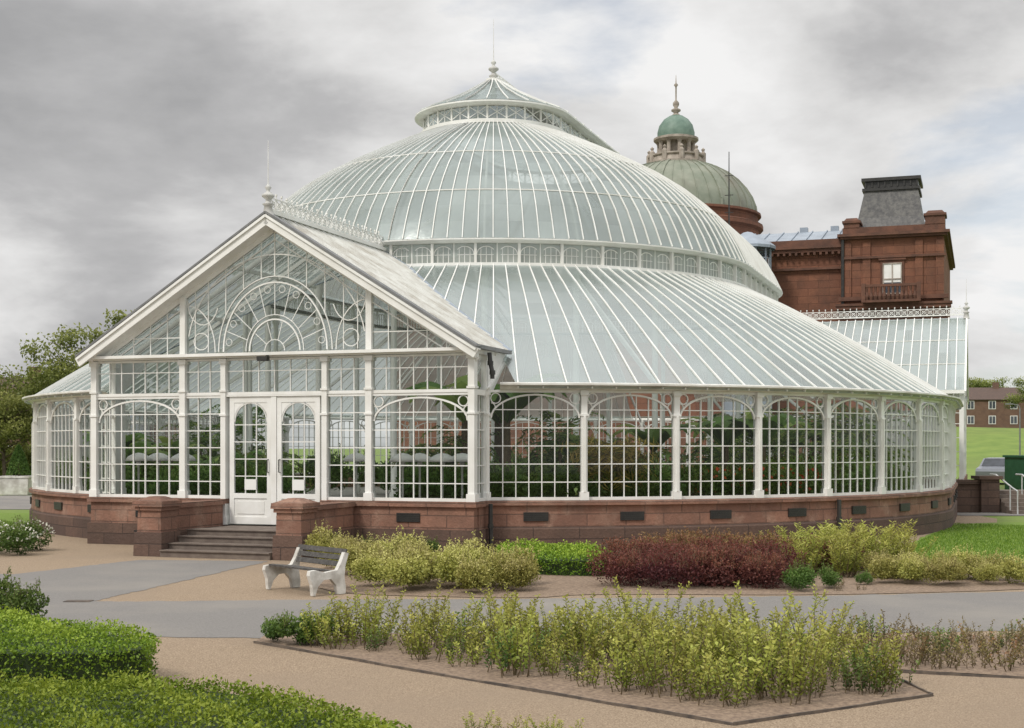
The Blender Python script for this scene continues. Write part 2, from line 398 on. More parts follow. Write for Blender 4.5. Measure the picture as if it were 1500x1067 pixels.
# clerestory
RC=7.02
cst=stas(0,360,90/22,.5)
mb=MB(); mb.sweep(cst,[(RC-.08,6.14),(RC+.14,6.14),(RC+.14,6.24),(RC-.08,6.24)]); mb.sweep(cst,[(RC-.08,6.70),(RC+.12,6.70),(RC+.22,6.76),(RC+.22,6.79),(RC,6.81)])
cl=mb.obj('clerestory',WHITE,GH)
mb=MB(); mb.sweep(cst,[(RC,6.24),(RC,6.70)]); mb.obj('window_pane',CLERG,cl)
def cler_mesh(w):
    mb=MB(); h=w/2; z0,z1=6.24,6.70
    mb.bx(-h-.03,-h+.03,-.08,.04,z0,z1); mb.bx(-.012,.012,-.02,.02,z0,z1)
    for s in (-1,1):
        mb.ring(s*h/2,0,z0+.2,h/2-.03,.022,0,180,10,rz=.19,dep=.03)
        for q in (-.5,0,.5): mb.bx(s*h/2+q*h/2-.007,s*h/2+q*h/2+.007,-.015,.015,z0,z0+.2+(.19 if q==0 else .15))
    mb.ring(0,0,z1-.08,.06,.015,0,360,8,dep=.03)
    mb.bx(-h,h,-.015,.015,z0+.19,z0+.202)
    return mb.mesh('clerestory_window',[WHITE])
CW=cler_mesh(1.0)
cs=stas(0,360,90/11,1.)
for a,b in zip(cs[:-1],cs[1:]):
    ax,ay,bx_,by_=a[0]+RC*a[2],a[1]+RC*a[3],b[0]+RC*b[2],b[1]+RC*b[3]
    m=((ax+bx_)/2,(ay+by_)/2,0); place('clerestory_window',CW,GH,m,math.atan2(by_-ay,bx_-ax),(math.hypot(bx_-ax,by_-ay),1,1))
# upper dome
DP=[(7.2,6.80),(7.0,7.22),(6.76,7.64),(6.44,8.05),(6.02,8.46),(5.5,8.88),(4.86,9.3),(4.14,9.69),(3.38,10.07),(2.65,10.41),(1.98,10.70)]
dst=stas(0,360,90/32,.4)
mb=MB(); mb.sweep(dst,DP); kk=len(DP)-1; mb.t=[]
bb=rng.random(len(dst))
for i in range(len(dst)-1):
    for j in range(kk): mb.t.append(float(np.clip(.2*bb[i]+.3*rng.random()+(.25 if (j<3 and (i//4)%3==0) else 0)+(.3 if j in(4,5) else .05),0,1)))
dm=mb.obj('dome',DOMEG,GH,smooth=True)
mr=MB()
for s in dst:
    pts=[(s[0]+(r+.015)*s[2],s[1]+(r+.015)*s[3],z+.01) for r,z in DP]
    mr.line(pts,.02,.032)
for q in (3,6): 
    r,z=DP[q]; mr.sweep(dst,[(r+.0,z+.012),(r+.02,z+.016),(r+.02,z-.008),(r+.0,z-.016)])
mr.obj('glazing_bar',WHITE,dm)
mb=MB()
for s in stas(0,360,90/5,2.5):
    pts=[(s[0]+(r-.16)*s[2],s[1]+(r-.16)*s[3],z-.08) for r,z in DP]; mb.line(pts,.05,.12)
mb.obj('roof_rib',WHITE,GH)
mb=MB(); mb.lathe([(.11,.44),(.11,.9),(.075,.95),(.07,5.6),(.11,5.7),(.13,6.1)],n=10); ICM=mb.mesh('iron_column',[WHITE],True)
for s in stas(0,360,90/5,2.5)[:-1]: place('iron_column',ICM,GH,(s[0]+6.9*s[2],s[1]+6.9*s[3],0))
mb=MB()
for s in stas(0,360,90/5,2.5)[:-1]:
    if abs(s[2])<.34 and s[1]<1 and s[3]<0: continue
    a=(s[0]+6.95*s[2],s[1]+6.95*s[3],5.9); b=(s[0]+12.0*s[2],s[1]+12.0*s[3],3.05); mb.beam(a,b,.05,.1)
mb.obj('roof_truss',WHITE,GH)
# lantern
lst=stas(0,360,15,1.)
lf=stas(0,360,5,1.)
mb=MB(); mb.sweep(lf,[(1.9,10.66),(2.06,10.68),(2.06,10.78),(1.9,10.80)]); mb.sweep(lf,[(1.9,11.14),(2.1,11.15),(2.22,11.2),(2.22,11.24),(2.1,11.26)])
for a,b in zip(lst[:-1],lst[1:]):
    A=(a[0]+1.98*a[2],a[1]+1.98*a[3]); B=(b[0]+1.98*b[2],b[1]+1.98*b[3])
    mb.beam((*A,10.8),(*A,11.15),.045,.045); mb.beam((*A,10.82),(*B,11.13),.018,.018); mb.beam((*B,10.82),(*A,11.13),.018,.018)
    M_=((A[0]+B[0])/2,(A[1]+B[1])/2); mb.beam((*M_,10.8),(*M_,11.15),.018,.018)
ln=mb.obj('lantern',WHITE,GH)
mb=MB(); mb.sweep(lf,[(1.96,10.8),(1.96,11.15)]); mb.obj('window_pane',CLEAR,ln)
LP=[(2.2,11.26),(1.55,11.55),(.85,11.9),(.2,12.3)]
mb=MB(); mb.sweep(stas(0,360,7.5,.4),LP); lr2=mb.obj('lantern_roof',DOMEG,GH)
mb=MB()
for s in stas(0,360,15,.8): mb.line([(s[0]+r*s[2],s[1]+r*s[3],z+.02) for r,z in LP],.022,.032)
mb.sweep(stas(0,360,15,1),[(.22,12.28),(.22,12.36),(0,12.38)])
y=.2
while y<LL-.3:
    mb.beam((0,y,12.38),(0,y,12.6),.02,.02); mb.beam((0,y,12.38),(0,y+.3,12.58),.015,.015); mb.beam((0,y+.3,12.38),(0,y,12.58),.015,.015); y+=.3
mb.beam((0,0,12.58),(0,LL,12.58),.025,.025)
mb.obj('glazing_bar',WHITE,lr2)
FINM=pmat('grey_white_paint',(.58,.58,.56),(.44,.43,.41),4,.6)
def finial(z,s=1.,name='finial',loc=(0,0),spike=1.2):
    mb=MB(); mb.lathe([(.20*s,z),(.17*s,z+.06*s),(.12*s,z+.3*s),(.19*s,z+.36*s),(.09*s,z+.42*s),(.07*s,z+.5*s),(.20*s,z+.6*s),(.20*s,z+.66*s),(.07*s,z+.74*s),(.05*s,z+.8*s),(.11*s,z+.88*s),(.05*s,z+.96*s),(.012,z+1.0*s),(.006,z+1.0*s+spike),(0,z+1.0*s+spike)],n=14)
    return mb.obj(name,FINM,GH,loc=(loc[0],loc[1],0),smooth=True)
finial(12.2,.72,spike=1.15)
# ------------------------------------------------------------ porch
YF=-12.6
def dend(y,s):
    d=0
    while d<EV:
        x=X0+s*d
        if zcap(x,y)>zp(x) and math.hypot(x,y)<12.42: return d
        d+=.03
    return EV
mb=MB(); mr=MB(); ys=[YF+(-7.0-YF)*i/22 for i in range(23)]
for s in (-1,1):
    V=[];F=[];n=8
    for y in ys:
        de=dend(y,s)
        for j in range(n+1): d=de*j/n; V.append((X0+s*d,y,APX-SL*d))
        if de>.1: mr.beam((X0,y,APX+.02),(X0+s*de,y,APX-SL*de+.02),.024,.033)
    for i in range(22):
        for j in range(n): F.append((i*(n+1)+j,(i+1)*(n+1)+j,(i+1)*(n+1)+j+1,i*(n+1)+j+1))
    mb.add(V,F)
mb.t=list(np.repeat(rng.random(44)*.8,8)[:len(mb.f)])
pr=mb.obj('porch_roof',PORCHG,GH); mr.obj('glazing_bar',WHITE2,pr)
mb=MB()
for s in (-1,1):
    for d in (1.3,2.7): mb.beam((X0+s*d,PY+.1,APX-SL*d-.07),(X0+s*d,-9 if d>2 else -8,APX-SL*d-.07),.04,.07)
    for y in (-11.2,-9.8,-8.4):
        de=dend(y,s); mb.beam((X0,y,APX-.1),(X0+s*de,y,APX-SL*de-.1),.04,.08)
mb.obj('roof_truss',WHITE,pr)
mb=MB()
mb.beam((X0,YF,APX+.05),(X0,-7.1,APX+.05),.14,.07,0)
for s in (-1,1):
    ex=X0+s*(EV+.1); ez=APX-SL*(EV+.1)
    mb.beam((X0,YF-.02,APX-.11),(ex,YF-.02,ez-.11),.05,.19,0)
    mb.beam((X0,YF-.05,APX-.04),(ex,YF-.05,ez-.04),.06,.05,0)
    mb.beam((X0,YF+.05,APX+.03),(X0+s*(EV+.12),YF+.05,APX-SL*(EV+.12)+.03),.26,.04,1)
    mb.beam((X0+s*(EV+.05),YF,APX-SL*EV-.03),(X0+s*(EV+.05),-10.6,APX-SL*EV-.03),.1,.07,1)
    mb.beam((X0,PY-.15,APX-.20),(X0+s*(EV-.1),PY-.15,APX-SL*(EV-.1)-.20),.3,.02,0)
    # painted cheek panel closing the gap between porch eave and ring roof
    xq=X0+s*(HW+.06)
    mb.add([(xq,-11.62,3.1),(xq,-11.3,3.1),(xq,-10.3,3.86),(xq,-11.62,3.86)],[(0,1,2,3)],0)
    mb.beam((xq+s*.02,-11.62,3.12),(xq+s*.02,-10.4,3.86),.05,.05,0)
    pts=[]
    for i in range(14):
        d=EV*(1-i/13); x=X0+s*d; y=-11.9
        while y<-7.05 and not (zcap(x,y)>zp(x)-.0): y+=.03
        pts.append((x,y,zp(x)+.02))
    mb.line(pts,.12,.02,2)
mb.obj('bargeboard',[WHITE,FLASH,LEAD],GH)
mb=MB()
mb.bx(X0-HW-.1,X0+HW+.1,PY-.12,PY+.1,3.77,3.85); mb.bx(X0-HW-.2,X0+HW+.2,PY-.25,PY-.12,3.80,3.86); mb.bx(X0-HW-.06,X0+HW+.06,PY-.06,PY+.06,3.03,3.09)
for s in (-1,1):
    xs=X0+s*HW; mb.bx(xs-.05,xs+.05,PY+.1,-11.5,3.76,3.85); mb.bx(xs-.04,xs+.04,PY+.06,-11.5,3.03,3.09)
mb.obj('cornice',WHITE,GH)
def pcol(x,z0=SILL,w=.13,y=PY):
    mb=MB(); mb.bx(-w/2,w/2,-.09,.08,z0,3.76); mb.bx(-w/2-.025,w/2+.025,-.115,.09,z0+.001,z0+.15); mb.bx(-w/2-.02,w/2+.02,-.11,.09,2.62,2.66)
    mb.bx(-w/2-.02,w/2+.02,-.11,.09,3.1,3.14); mb.bx(-w/2-.025,w/2+.025,-.115,.09,3.66,3.757)
    return mb.obj('column',WHITE,GH,loc=(x,y,0))
for d in (-HW,-2.06,2.06,HW): pcol(X0+d)
for d in (-1.12,1.12): pcol(X0+d,.45,.11)
for s in (-1,1): pcol(X0+s*HW,w=.11,y=-11.6)
def transom(w,x,n,name='transom_window'):
    mb=MB(); h=w/2
    for i in range(1,n): mb.bx(-h+w*i/n-.009,-h+w*i/n+.009,-.02,.02,3.1,3.76)
    mb.bx(-h,h,-.018,.018,3.5,3.517); mb.bx(-h,h,-.03,.03,3.72,3.76)
    o=mb.obj(name,WHITE,GH,loc=(x,PY,0)); place('window_pane',pane_mesh(w,3.1,3.74),o)
for s in (-1,1):
    x=X0+s*(HW+2.06)/2; w=HW-2.06-.13
    me=window_mesh(w,SILL,3.03,2.5,7,6); o=place('window',me,GH,(x,PY,0)); place('window_pane',pane_mesh(w,SILL,3.02),o); transom(w,x,7)
    x=X0+s*(1.12+2.06)/2; w=2.06-1.12-.12
    me=window_mesh(w,SILL,3.03,2.5,3,6,arch=False); o=place('window',me,GH,(x,PY,0)); place('window_pane',pane_mesh(w,SILL,3.02),o); transom(w,x,3)
    me=window_mesh(.5,SILL,3.03,2.5,2,6,arch=False); o=place('window',me,GH,(X0+s*HW,-11.95,0),rad(90)); place('window_pane',pane_mesh(.5,SILL,3.7),o)
transom(2.1,X0,6)
# gable
mb=MB(); y=PY
T=lambda d:APX-SL*abs(d)-.26
for s in (-1,1):
    mb.beam((X0,y,T(0)),(X0+s*(HW+.1),y,T(HW+.1)),.08,.09)
    mb.bx(X0+s*2.06-.06,X0+s*2.06+.06,y-.08,y+.06,3.85,T(2.06))
    mb.beam((X0,y,T(0)-.2),(X0+s*3.7,y,T(3.7)-.2),.03,.022)
    for d in (2.45,2.85,3.25,3.65): mb.bx(X0+s*d-.009,X0+s*d+.009,y-.015,y+.015,3.85,T(d))
    mb.bx(min(X0+s*2.1,X0+s*3.3),max(X0+s*2.1,X0+s*3.3),y-.013,y+.013,4.2,4.218)
    for d in (.3,.7,1.1,1.5,1.8):
        zb=3.9+(1.47*math.sqrt(max(0,1-(d/1.26)**2)) if d<1.26 else 0)
        mb.bx(X0+s*d-.008,X0+s*d+.008,y-.012,y+.012,zb,T(d))
    mb.ring(X0+s*2.0,y,3.9,.66,.018,90 if s>0 else 0,180 if s>0 else 90,10,rz=.95,dep=.03)
    mb.ring(X0+s*1.62,y,4.95,.36,.016,200 if s>0 else -20,360 if s>0 else -180,10,rz=.5,dep=.03)
    mb.ring(X0+s*1.66,y,4.12,.17,.016,0,360,14,dep=.03)
    mb.ring(X0,y,3.9,1.98,.02,10 if s>0 else 90,90 if s>0 else 170,14,rz=1.9,dep=.03)
for r,rz_,t in ((.56,.62,.028),(.64,.71,.014),(1.15,1.35,.028),(1.26,1.47,.018)): mb.ring(X0,y,3.9,r,t,0,180,28,rz=rz_,dep=.04)
for a in range(18,180,18): mb.beam((X0+.64*math.cos(rad(a)),y,3.9+.72*math.sin(rad(a))),(X0+1.15*math.cos(rad(a)),y,3.9+1.35*math.sin(rad(a))),.014,.014)
for a in range(9,180,18): mb.ring(X0+1.04*math.cos(rad(a)),y,3.9+1.22*math.sin(rad(a)),.07,.01,0,360,8,dep=.02)
for a in (36,72,108,144): mb.beam((X0+.22*math.cos(rad(a)),y,3.9+.22*math.sin(rad(a))),(X0+.56*math.cos(rad(a)),y,3.9+.62*math.sin(rad(a))),.013,.013)
mb.ring(X0,y,3.9,.22,.014,0,180,10,dep=.03)
mb.bx(X0-.01,X0+.01,y-.013,y+.013,5.37,T(0))
gb=mb.obj('gable',WHITE,GH)
mb=MB(); mb.add([(X0-HW-.1,y+.001,3.8),(X0+HW+.1,y+.001,3.8),(X0,y+.001,T(0)-.02)],[(0,1,2)]); mb.obj('gable_glass',CLEAR,gb)
def crest(P,Q,h=.26,name='ridge_cresting',parent=GH):
    P=Vector(P);Q=Vector(Q);n=int((Q-P).length/.22); mb=MB(); d=(Q-P)/n; up=Vector((0,0,1))
    mb.beam(P+up*h,Q+up*h,.02,.022); mb.beam(P+up*.03,Q+up*.03,.03,.04)
    for i in range(n):
        A=P+d*i; B=A+d; mb.beam(A+up*.05,B+up*h,.014,.016); mb.beam(B+up*.05,A+up*h,.014,.016)
        mb.beam(A,A+up*(h+.07),.016,.016); C=A+d*.5+up*(h*.55); e=d.normalized()
        pts=[C+(e*math.cos(t)+up*math.sin(t))*.06 for t in [k*math.pi/4 for k in range(9)]]
        for a,b in zip(pts[:-1],pts[1:]): mb.beam(a,b,.014,.016)
        mb.box((A.x,A.y,A.z+h+.08),(.035,.035,.04))
    return mb.obj(name,WHITE,parent)
crest((X0,YF+.15,APX+.08),(X0,-7.15,APX+.08))
finial(6.52,.62,loc=(X0,YF+.05),spike=.85)
def door(x,s):
    w=.94; mb=MB(); z0,z1=.47,3.0
    mb.bx(-w/2,-w/2+.1,-.03,.03,z0,z1); mb.bx(w/2-.1,w/2,-.03,.03,z0,z1)
    mb.bx(-w/2+.1,w/2-.1,-.03,.03,z0,z0+.14); mb.bx(-w/2+.1,w/2-.1,-.03,.03,z1-.12,z1); mb.bx(-w/2+.1,w/2-.1,-.03,.03,.98,1.08)
    mb.bx(-w/2+.1,w/2-.1,-.012,.012,z0+.14,.98); mb.bx(-w/2+.17,w/2-.17,-.022,-.012,z0+.2,.92)
    iw=w/2-.1
    for q in (-1/3,1/3): mb.bx(q*iw-.009,q*iw+.009,-.016,.016,1.08,2.6+.25)
    for z in (1.42,1.76,2.10,2.44): mb.bx(-iw,iw,-.014,.014,z-.009,z+.009)
    mb.ring(0,0,2.5,iw,.035,0,180,14,rz=.38,dep=.04)
    for q in (-1,1):
        V=[(q*iw,-.02,2.5),(q*iw,-.02,2.9)]+[(q*iw*math.cos(rad(a)),-.02,2.5+.38*math.sin(rad(a))) for a in (72,54,36,18)]
        mb.add(V,[tuple(range(len(V)))])
    o=mb.obj('door',WHITE,GH,loc=(x,PY,0)); place('window_pane',pane_mesh(w-.2,1.08,2.9),o)
    hb=MB(); hb.tube([(-s*.4,-.03,1.5),(-s*.4,-.08,1.5),(-s*.4,-.08,1.75),(-s*.4,-.03,1.75)],.012,6); hb.obj('handle',BLACK,o)
    nb=MB(); nb.bx(-.13,.13,-.032,-.024,1.15,1.36); nb.obj('notice_sheet',WHITE,o,label='blank white paper notice behind door glass')
door(X0-.53,-1); door(X0+.53,1)
mb=MB(); mb.bx(X0-.055,X0+.055,PY-.05,PY+.05,.47,3.0); mb.bx(X0-1.06,X0+1.06,PY-.06,PY+.05,3.001,3.028); mb.obj('door_frame',WHITE,GH)
mb=MB(); mb.box((0,0,0),(.22,.12,.09)); mb.beam((0,.04,0),(0,.2,.08),.03,.03); mb.obj('floodlight',BLACK,GH,loc=(X0-.05,PY-.38,3.72))
SX=X0+.22
mb=MB()
mb.bx(SX-1.12,SX+1.12,-14.0,PY-.16,0,.445)
for i in range(3): mb.bx(SX-1.12,SX+1.12,-14.0-.3*(i+1),-14.0-.3*i-.001,0,.445-.111*(i+1)); mb.bx(SX-1.12,SX+1.12,-14.03-.3*(i+1),-14.0-.3*(i)-.03,.445-.111*(i+1)+.0005,.445-.111*(i+1)+.02)
mb.bx(SX-1.12,SX+1.12,-14.03,-13.6,.446,.462)
mb.obj('steps',STEP,GH)
for s in (-1,1):
    mb=MB(); xc=SX+s*1.43
    mb.bx(xc-.17,xc+.17,-14.2,PY-.17,0,.44,1); mb.bx(xc-.14,xc+.14,-14.2,PY-.17,.44,.86,0); mb.bx(xc-.18,xc+.18,-14.2,PY-.17,.86,.95,0)
    mb.obj('parapet_wall',[STONE,PLINTH],GH)
    mb=MB(); mb.box((xc,-14.52,.22),(.60,.64,.44),0,1,.96); mb.box((xc,-14.52,.64),(.50,.54,.40),0,0,.96); mb.box((xc,-14.52,.875),(.56,.60,.07),0,0); mb.box((xc,-14.52,.96),(.64,.68,.1),0,0,.97); mb.box((xc,-14.52,1.05),(.58,.62,.08),0,0,.35)
    mb.obj('pier',[STONE,PLINTH],GH)
def pipe(pts,name='downpipe'):
    mb=MB(); mb.tube(pts,.045,8); 
    for p in pts[1:-1]: mb.lathe([(.06,p[2]-.04),(.06,p[2]+.04)],(p[0],p[1]),8)
    mb.obj(name,BLACK,GH)
xr=X0+HW
pipe([(xr+.14,-11.75,3.8),(xr+.16,-11.75,3.6),(xr+.2,-11.75,3.42),(xr+.2,-11.75,3.3)])
pipe([(xr+.2,-11.85,.92),(xr+.2,-11.85,.5),(xr+.22,-11.85,.02)])
a=rad(PHR+(90-PHR)/8*4+.8); pipe([((R+q)*math.sin(a),-(R+q)*math.cos(a),z) for q,z in ((.2,.9),(.2,.5),(.24,.02))])
# ------------------------------------------------------------ wing
WX=12.5; SW=.6
mb=MB(); mr=MB(); xs_=[2+ (WX-2)*i/36 for i in range(37)]
for s in (-1,1):
    V=[];F=[]
    for x in xs_:
        d=0
        while d<4.52:
            yy=14.4+s*d
            if zcap(x,yy)>APX-SW*d: break
            d+=.03
        for j in range(7): q=d*j/6; V.append((x,14.4+s*q,APX-SW*q))
        if d>.1: mr.beam((x,14.4,APX+.02),(x,14.4+s*d,APX-SW*d+.02),.03,.036)
    for i in range(36):
        for j in range(6): F.append((i*7+j,(i+1)*7+j,(i+1)*7+j+1,i*7+j+1))
    mb.add(V,F)
    mr.beam((WX+.02,14.4,APX-.08),(WX+.02,14.4+s*4.6,APX-SW*4.6-.08),.05,.2)
    mr.bx(9.8,WX+.02,14.4+s*4.5-.06,14.4+s*4.5+.06,3.72,3.83)
for q in (1.5,3.0): mr.beam((8.5,14.4-q,APX-SW*q+.015),(WX,14.4-q,APX-SW*q+.015),.02,.03)
wr=mb.obj('wing_roof',ROOFG,GH); mr.obj('glazing_bar',WHITE,wr)
crest((3,14.4,APX+.08),(WX,14.4,APX+.08)); finial(6.52,.6,loc=(WX,14.4),spike=.8)
mb=MB()
mb.bx(9.6,12.5,10.0,10.25,0,.96); mb.bx(12.28,12.5,10.251,18.7,0,.96)
mb.obj('wing_base_wall',STONE,GH)
mb=MB()
for x in (9.75,11.1,12.4): mb.bx(x-.07,x+.07,10.04,10.18,.96,3.75)
for z in (1.4,1.85,2.3,2.75,3.1,3.5): mb.bx(9.75,12.4,10.08,10.12,z-.012,z+.012)
for i in range(1,11): x=9.75+2.65*i/11; mb.bx(x-.01,x+.01,10.09,10.11,.96,3.75)
for yy in (10.11,12.3,14.4,16.5,18.6): mb.bx(12.34,12.46,yy-.06,yy+.06,.96,3.75 if abs(yy-14.4)>1 else 6.2)
for i in range(1,28): 
    yy=10.2+8.4*i/28; mb.bx(12.39,12.41,yy-.01,yy+.01,.96,APX-SW*abs(yy-14.4)-.2)
for z in (1.4,1.85,2.3,2.75,3.1,3.8): mb.bx(12.385,12.415,10.2,18.6,z-.02,z+.02)
wf=mb.obj('wing_window',WHITE,GH)
mb=MB(); mb.add([(12.4,10.2,.96),(12.4,18.6,.96),(12.4,18.6,3.8),(12.4,14.4,6.4),(12.4,10.2,3.8)],[(0,1,2,3,4)]); mb.add([(9.75,10.1,.96),(12.4,10.1,.96),(12.4,10.1,3.75),(9.75,10.1,3.75)],[(0,1,2,3)]); mb.obj('window_pane',CLEAR,wf)
# ------------------------------------------------------------ SANDSTONE BUILDING
A0=24.0; px_,py_=Wd(0,A0)
PB=place('sandstone_building',None,loc=(px_,py_,0),rz=-TH,label='dark red sandstone museum building with green copper dome behind glasshouse',cat='building')
mb=MB(); mb.bx(-14,7.4,.3,12,0,10.6); mb.bx(7.4,11.5,0,12,0,10.9)
for x in (7.55,11.35,8.35,10.5): mb.bx(x-.16,x+.16,-.08,0,8.4,10.75)
mb.obj('wall',PAL,PB)
mb=MB()
mb.bx(-14,7.38,.12,.3,9.7,9.8); mb.bx(-14,7.38,.0,.3,10.45,10.6); mb.bx(-14,7.38,-.1,.6,10.6,10.72); mb.bx(-14,7.38,.05,.5,10.72,11.0)
for i in range(40): mb.bx(-3+i*.26,-3+i*.26+.1,-.02,.1,10.33,10.44)
mb.bx(7.3,11.6,-.15,.0,10.05,10.15); mb.bx(7.25,11.65,-.22,12,10.9,11.0); mb.bx(7.15,11.75,-.34,12.1,11.0,11.12); mb.bx(7.35,11.55,-.1,12,11.12,11.4)
mb.bx(7.2,11.7,-.28,-.1,8.25,8.42); mb.bx(7.1,11.8,-.55,.0,7.85,8.0); mb.bx(7.2,11.7,-.4,.0,7.6,7.85); mb.bx(7.25,11.65,-.25,0,7.3,7.6)
mb.bx(7.1,11.85,-.6,-.0,8.0,8.1)
for x0,x1,zt in ((7.4,8.05,11.6),(10.75,11.55,11.75)):
    mb.bx(x0,x1,-.12,.9,11.4,zt); mb.bx(x0-.06,x1+.06,-.18,1,zt,zt+.1); mb.box(((x0+x1)/2,.4,zt+.17),(x1-x0,1,.14),0,0,.7)
mb.obj('cornice',PALD,PB)
mb=MB(); mb.bx(8.25,10.55,-.85,-.0,8.1,8.2); mb.bx(8.25,10.55,-.85,-.72,8.75,8.86)
for i in range(12): mb.lathe([(.05,8.2),(.09,8.35),(.04,8.55),(.06,8.75)],(8.42+i*.178,-.78),8)
mb.bx(8.2,8.36,-.87,-.7,8.1,8.9); mb.bx(10.44,10.6,-.87,-.7,8.1,8.9)
mb.obj('balcony',PALD,PB)
mb=MB(); mb.bx(8.92,9.9,-.05,0,8.4,10.0); mb.bx(8.85,9.97,-.12,-.05,9.95,10.04); wn=mb.obj('window',PALD,PB)
mb=MB(); mb.bx(9.02,9.80,-.075,-.05,9.0,9.82); mb.obj('blind',WHITE,wn)
GLD=pmat('dark_window_glass',(.05,.06,.07),(.09,.1,.12),2,.1)
mb=MB(); mb.bx(9.02,9.80,-.075,-.05,8.5,8.99); mb.obj('window_pane',GLD,wn)
mb=MB()
for x in (9.02,9.39,9.76): mb.bx(x,x+.05,-.1,-.075,8.5,9.82)
for z in (8.5,9.12,9.78): mb.bx(9.02,9.81,-.105,-.08,z,z+.05)
mb.obj('frame',PALEST,wn)
mb=MB()
def frus(mb,x0,x1,y0,y1,z0,x2,x3,y2,y3,z1,m=0):
    V=[(x0,y0,z0),(x1,y0,z0),(x1,y1,z0),(x0,y1,z0),(x2,y2,z1),(x3,y2,z1),(x3,y3,z1),(x2,y3,z1)]
    mb.add(V,[(3,2,1,0),(4,5,6,7),(0,1,5,4),(1,2,6,5),(2,3,7,6),(3,0,4,7)],m)
frus(mb,7.6,10.85,.9,4.2,11.15,7.9,10.6,1.2,3.9,12.0); frus(mb,7.9,10.6,1.2,3.9,12.0,8.15,10.4,1.45,3.7,13.2)
ms=mb.obj('mansard_roof',SLATE,PB)
mb=MB(); mb.bx(8.05,10.48,1.36,3.8,13.2,13.32); mb.bx(8.15,10.4,1.45,3.7,13.32,13.62); mb.bx(8.02,10.52,1.32,3.85,13.62,13.76)
for i in range(9): mb.box((8.2+i*.27,1.41,13.47),(.06,.06,.24))
mb.obj('roof_cap',BLACK,ms)
mb=MB(); V=[(-6,.6,10.95),(7.3,.6,10.95),(7.3,4,11.95),(-6,4,11.95)]; mb.add(V,[(0,1,2,3)])
mb.add([(-6,4,11.95),(7.3,4,11.95),(7.3,8,11.0),(-6,8,11.0)],[(0,1,2,3)])
for i in range(20): x=-5.6+i*.66; mb.beam((x,.6,10.98),(x,4,11.98),.05,.05)
mb.obj('lead_roof',LEAD,PB)
for x,t in ((5.2,.05),(6.6,.05)):
    mb=MB(); mb.box((x,4.2,12.0),(.35,.35,.3+t)); mb.obj('roof_vent',LEAD,PB)
mb=MB(); mb.tube([(7.36,-.12,10.9),(7.36,-.12,0)],.07,8); mb.obj('downpipe',BLACK,PB)
tx,ty=3.45,-1.15
mb=MB(); mb.lathe([(1.05,0),(1.05,9.3),(1.0,9.3)],(tx,ty),12)
tr=mb.obj('turret',LEAD,PB)
mb=MB(); mb.lathe([(1.2,10.5),(1.2,10.62),(1.0,10.78),(.6,11.0),(.2,11.25),(0,11.3)],(tx,ty),12)
for i in range(12): a=rad(30*i); mb.beam((tx+.98*math.cos(a),ty+.98*math.sin(a),9.3),(tx+.98*math.cos(a),ty+.98*math.sin(a),10.5),.07,.07)
mb.lathe([(1.02,9.3),(1.02,9.4)],(tx,ty),12); mb.lathe([(1.02,10.05),(1.02,10.1)],(tx,ty),12); mb.obj('turret_roof',LEAD,tr)
mb=MB(); mb.lathe([(.93,9.3),(.93,10.5)],(tx,ty),12); mb.obj('window_pane',CLEAR,tr)
dx,dy=-1.45,7.
mb=MB(); mb.lathe([(4.1,9.5),(4.1,12.6),(4.3,12.7),(4.3,12.9),(4.05,13.0),(4.05,13.3),(4.2,13.35),(4.2,13.46)],(dx,dy),32)
mb.obj('drum',PAL,PB)
DPr=[(4.0,13.4),(3.95,13.8),(3.78,14.25),(3.5,14.7),(3.1,15.15),(2.6,15.55),(2.0,15.88),(1.35,16.1)]
mb=MB(); mb.lathe(DPr,(dx,dy),40)
cd=mb.obj('copper_dome',COPPER,PB,smooth=True)
mb=MB()
for i in range(40):
    a=2*math.pi*i/40; mb.line([(dx+(r+.01)*math.cos(a),dy+(r+.01)*math.sin(a),z) for r,z in DPr],.04 if i%5 else .12,.05 if i%5 else .1)
mb.obj('dome_rib',COPPER,cd)
mb=MB(); mb.lathe([(1.55,15.98),(1.55,16.12),(1.4,16.16),(1.3,16.4),(1.4,16.45),(1.4,16.52),(0,16.53)],(dx,dy),24)
for i in range(10):
    a=2*math.pi*i/10+.1; mb.lathe([(.16,16.53),(.11,16.6),(.1,17.1),(.15,17.2)],(dx+.85*math.cos(a),dy+.85*math.sin(a)),8)
    mb.lathe([(.14,16.15),(.14,16.6),(.06,16.7),(.1,16.8),(0,16.9)],(dx+1.35*math.cos(a),dy+1.35*math.sin(a)),8)
mb.lathe([(.55,16.53),(.55,17.2)],(dx,dy),12)
mb.lathe([(0,17.2),(1.0,17.2),(1.12,17.3),(1.12,17.4),(.95,17.45),(0,17.46)],(dx,dy),24)
cu=mb.obj('cupola',PALEST,PB)
mb=MB(); mb.lathe([(.92,17.45),(.93,17.7),(.84,18.05),(.62,18.35),(.35,18.53),(.14,18.6)],(dx,dy),24,0); mb.obj('cupola_dome',COPPER2,cu,smooth=True)
mb=MB(); mb.lathe([(.22,18.58),(.1,18.7),(.24,18.8),(.24,18.86),(.08,18.95),(.16,19.1),(.16,19.2),(.04,19.35),(.04,20.0),(.11,20.1),(.03,20.2),(.01,20.6),(0,20.6)],(dx,dy),12); mb.obj('finial',PALEST,cu,smooth=True)
mb=MB(); mb.tube([(2.0,2.5,10.8),(2.0,2.5,13),(2.0,2.5,15.6)],[.04,.035,.02],6)
for z in (12.8,13.6,14.5): mb.beam((1.8,2.5,z),(2.2,2.5,z),.03,.03)
mb.obj('mast',BLACK,PB)
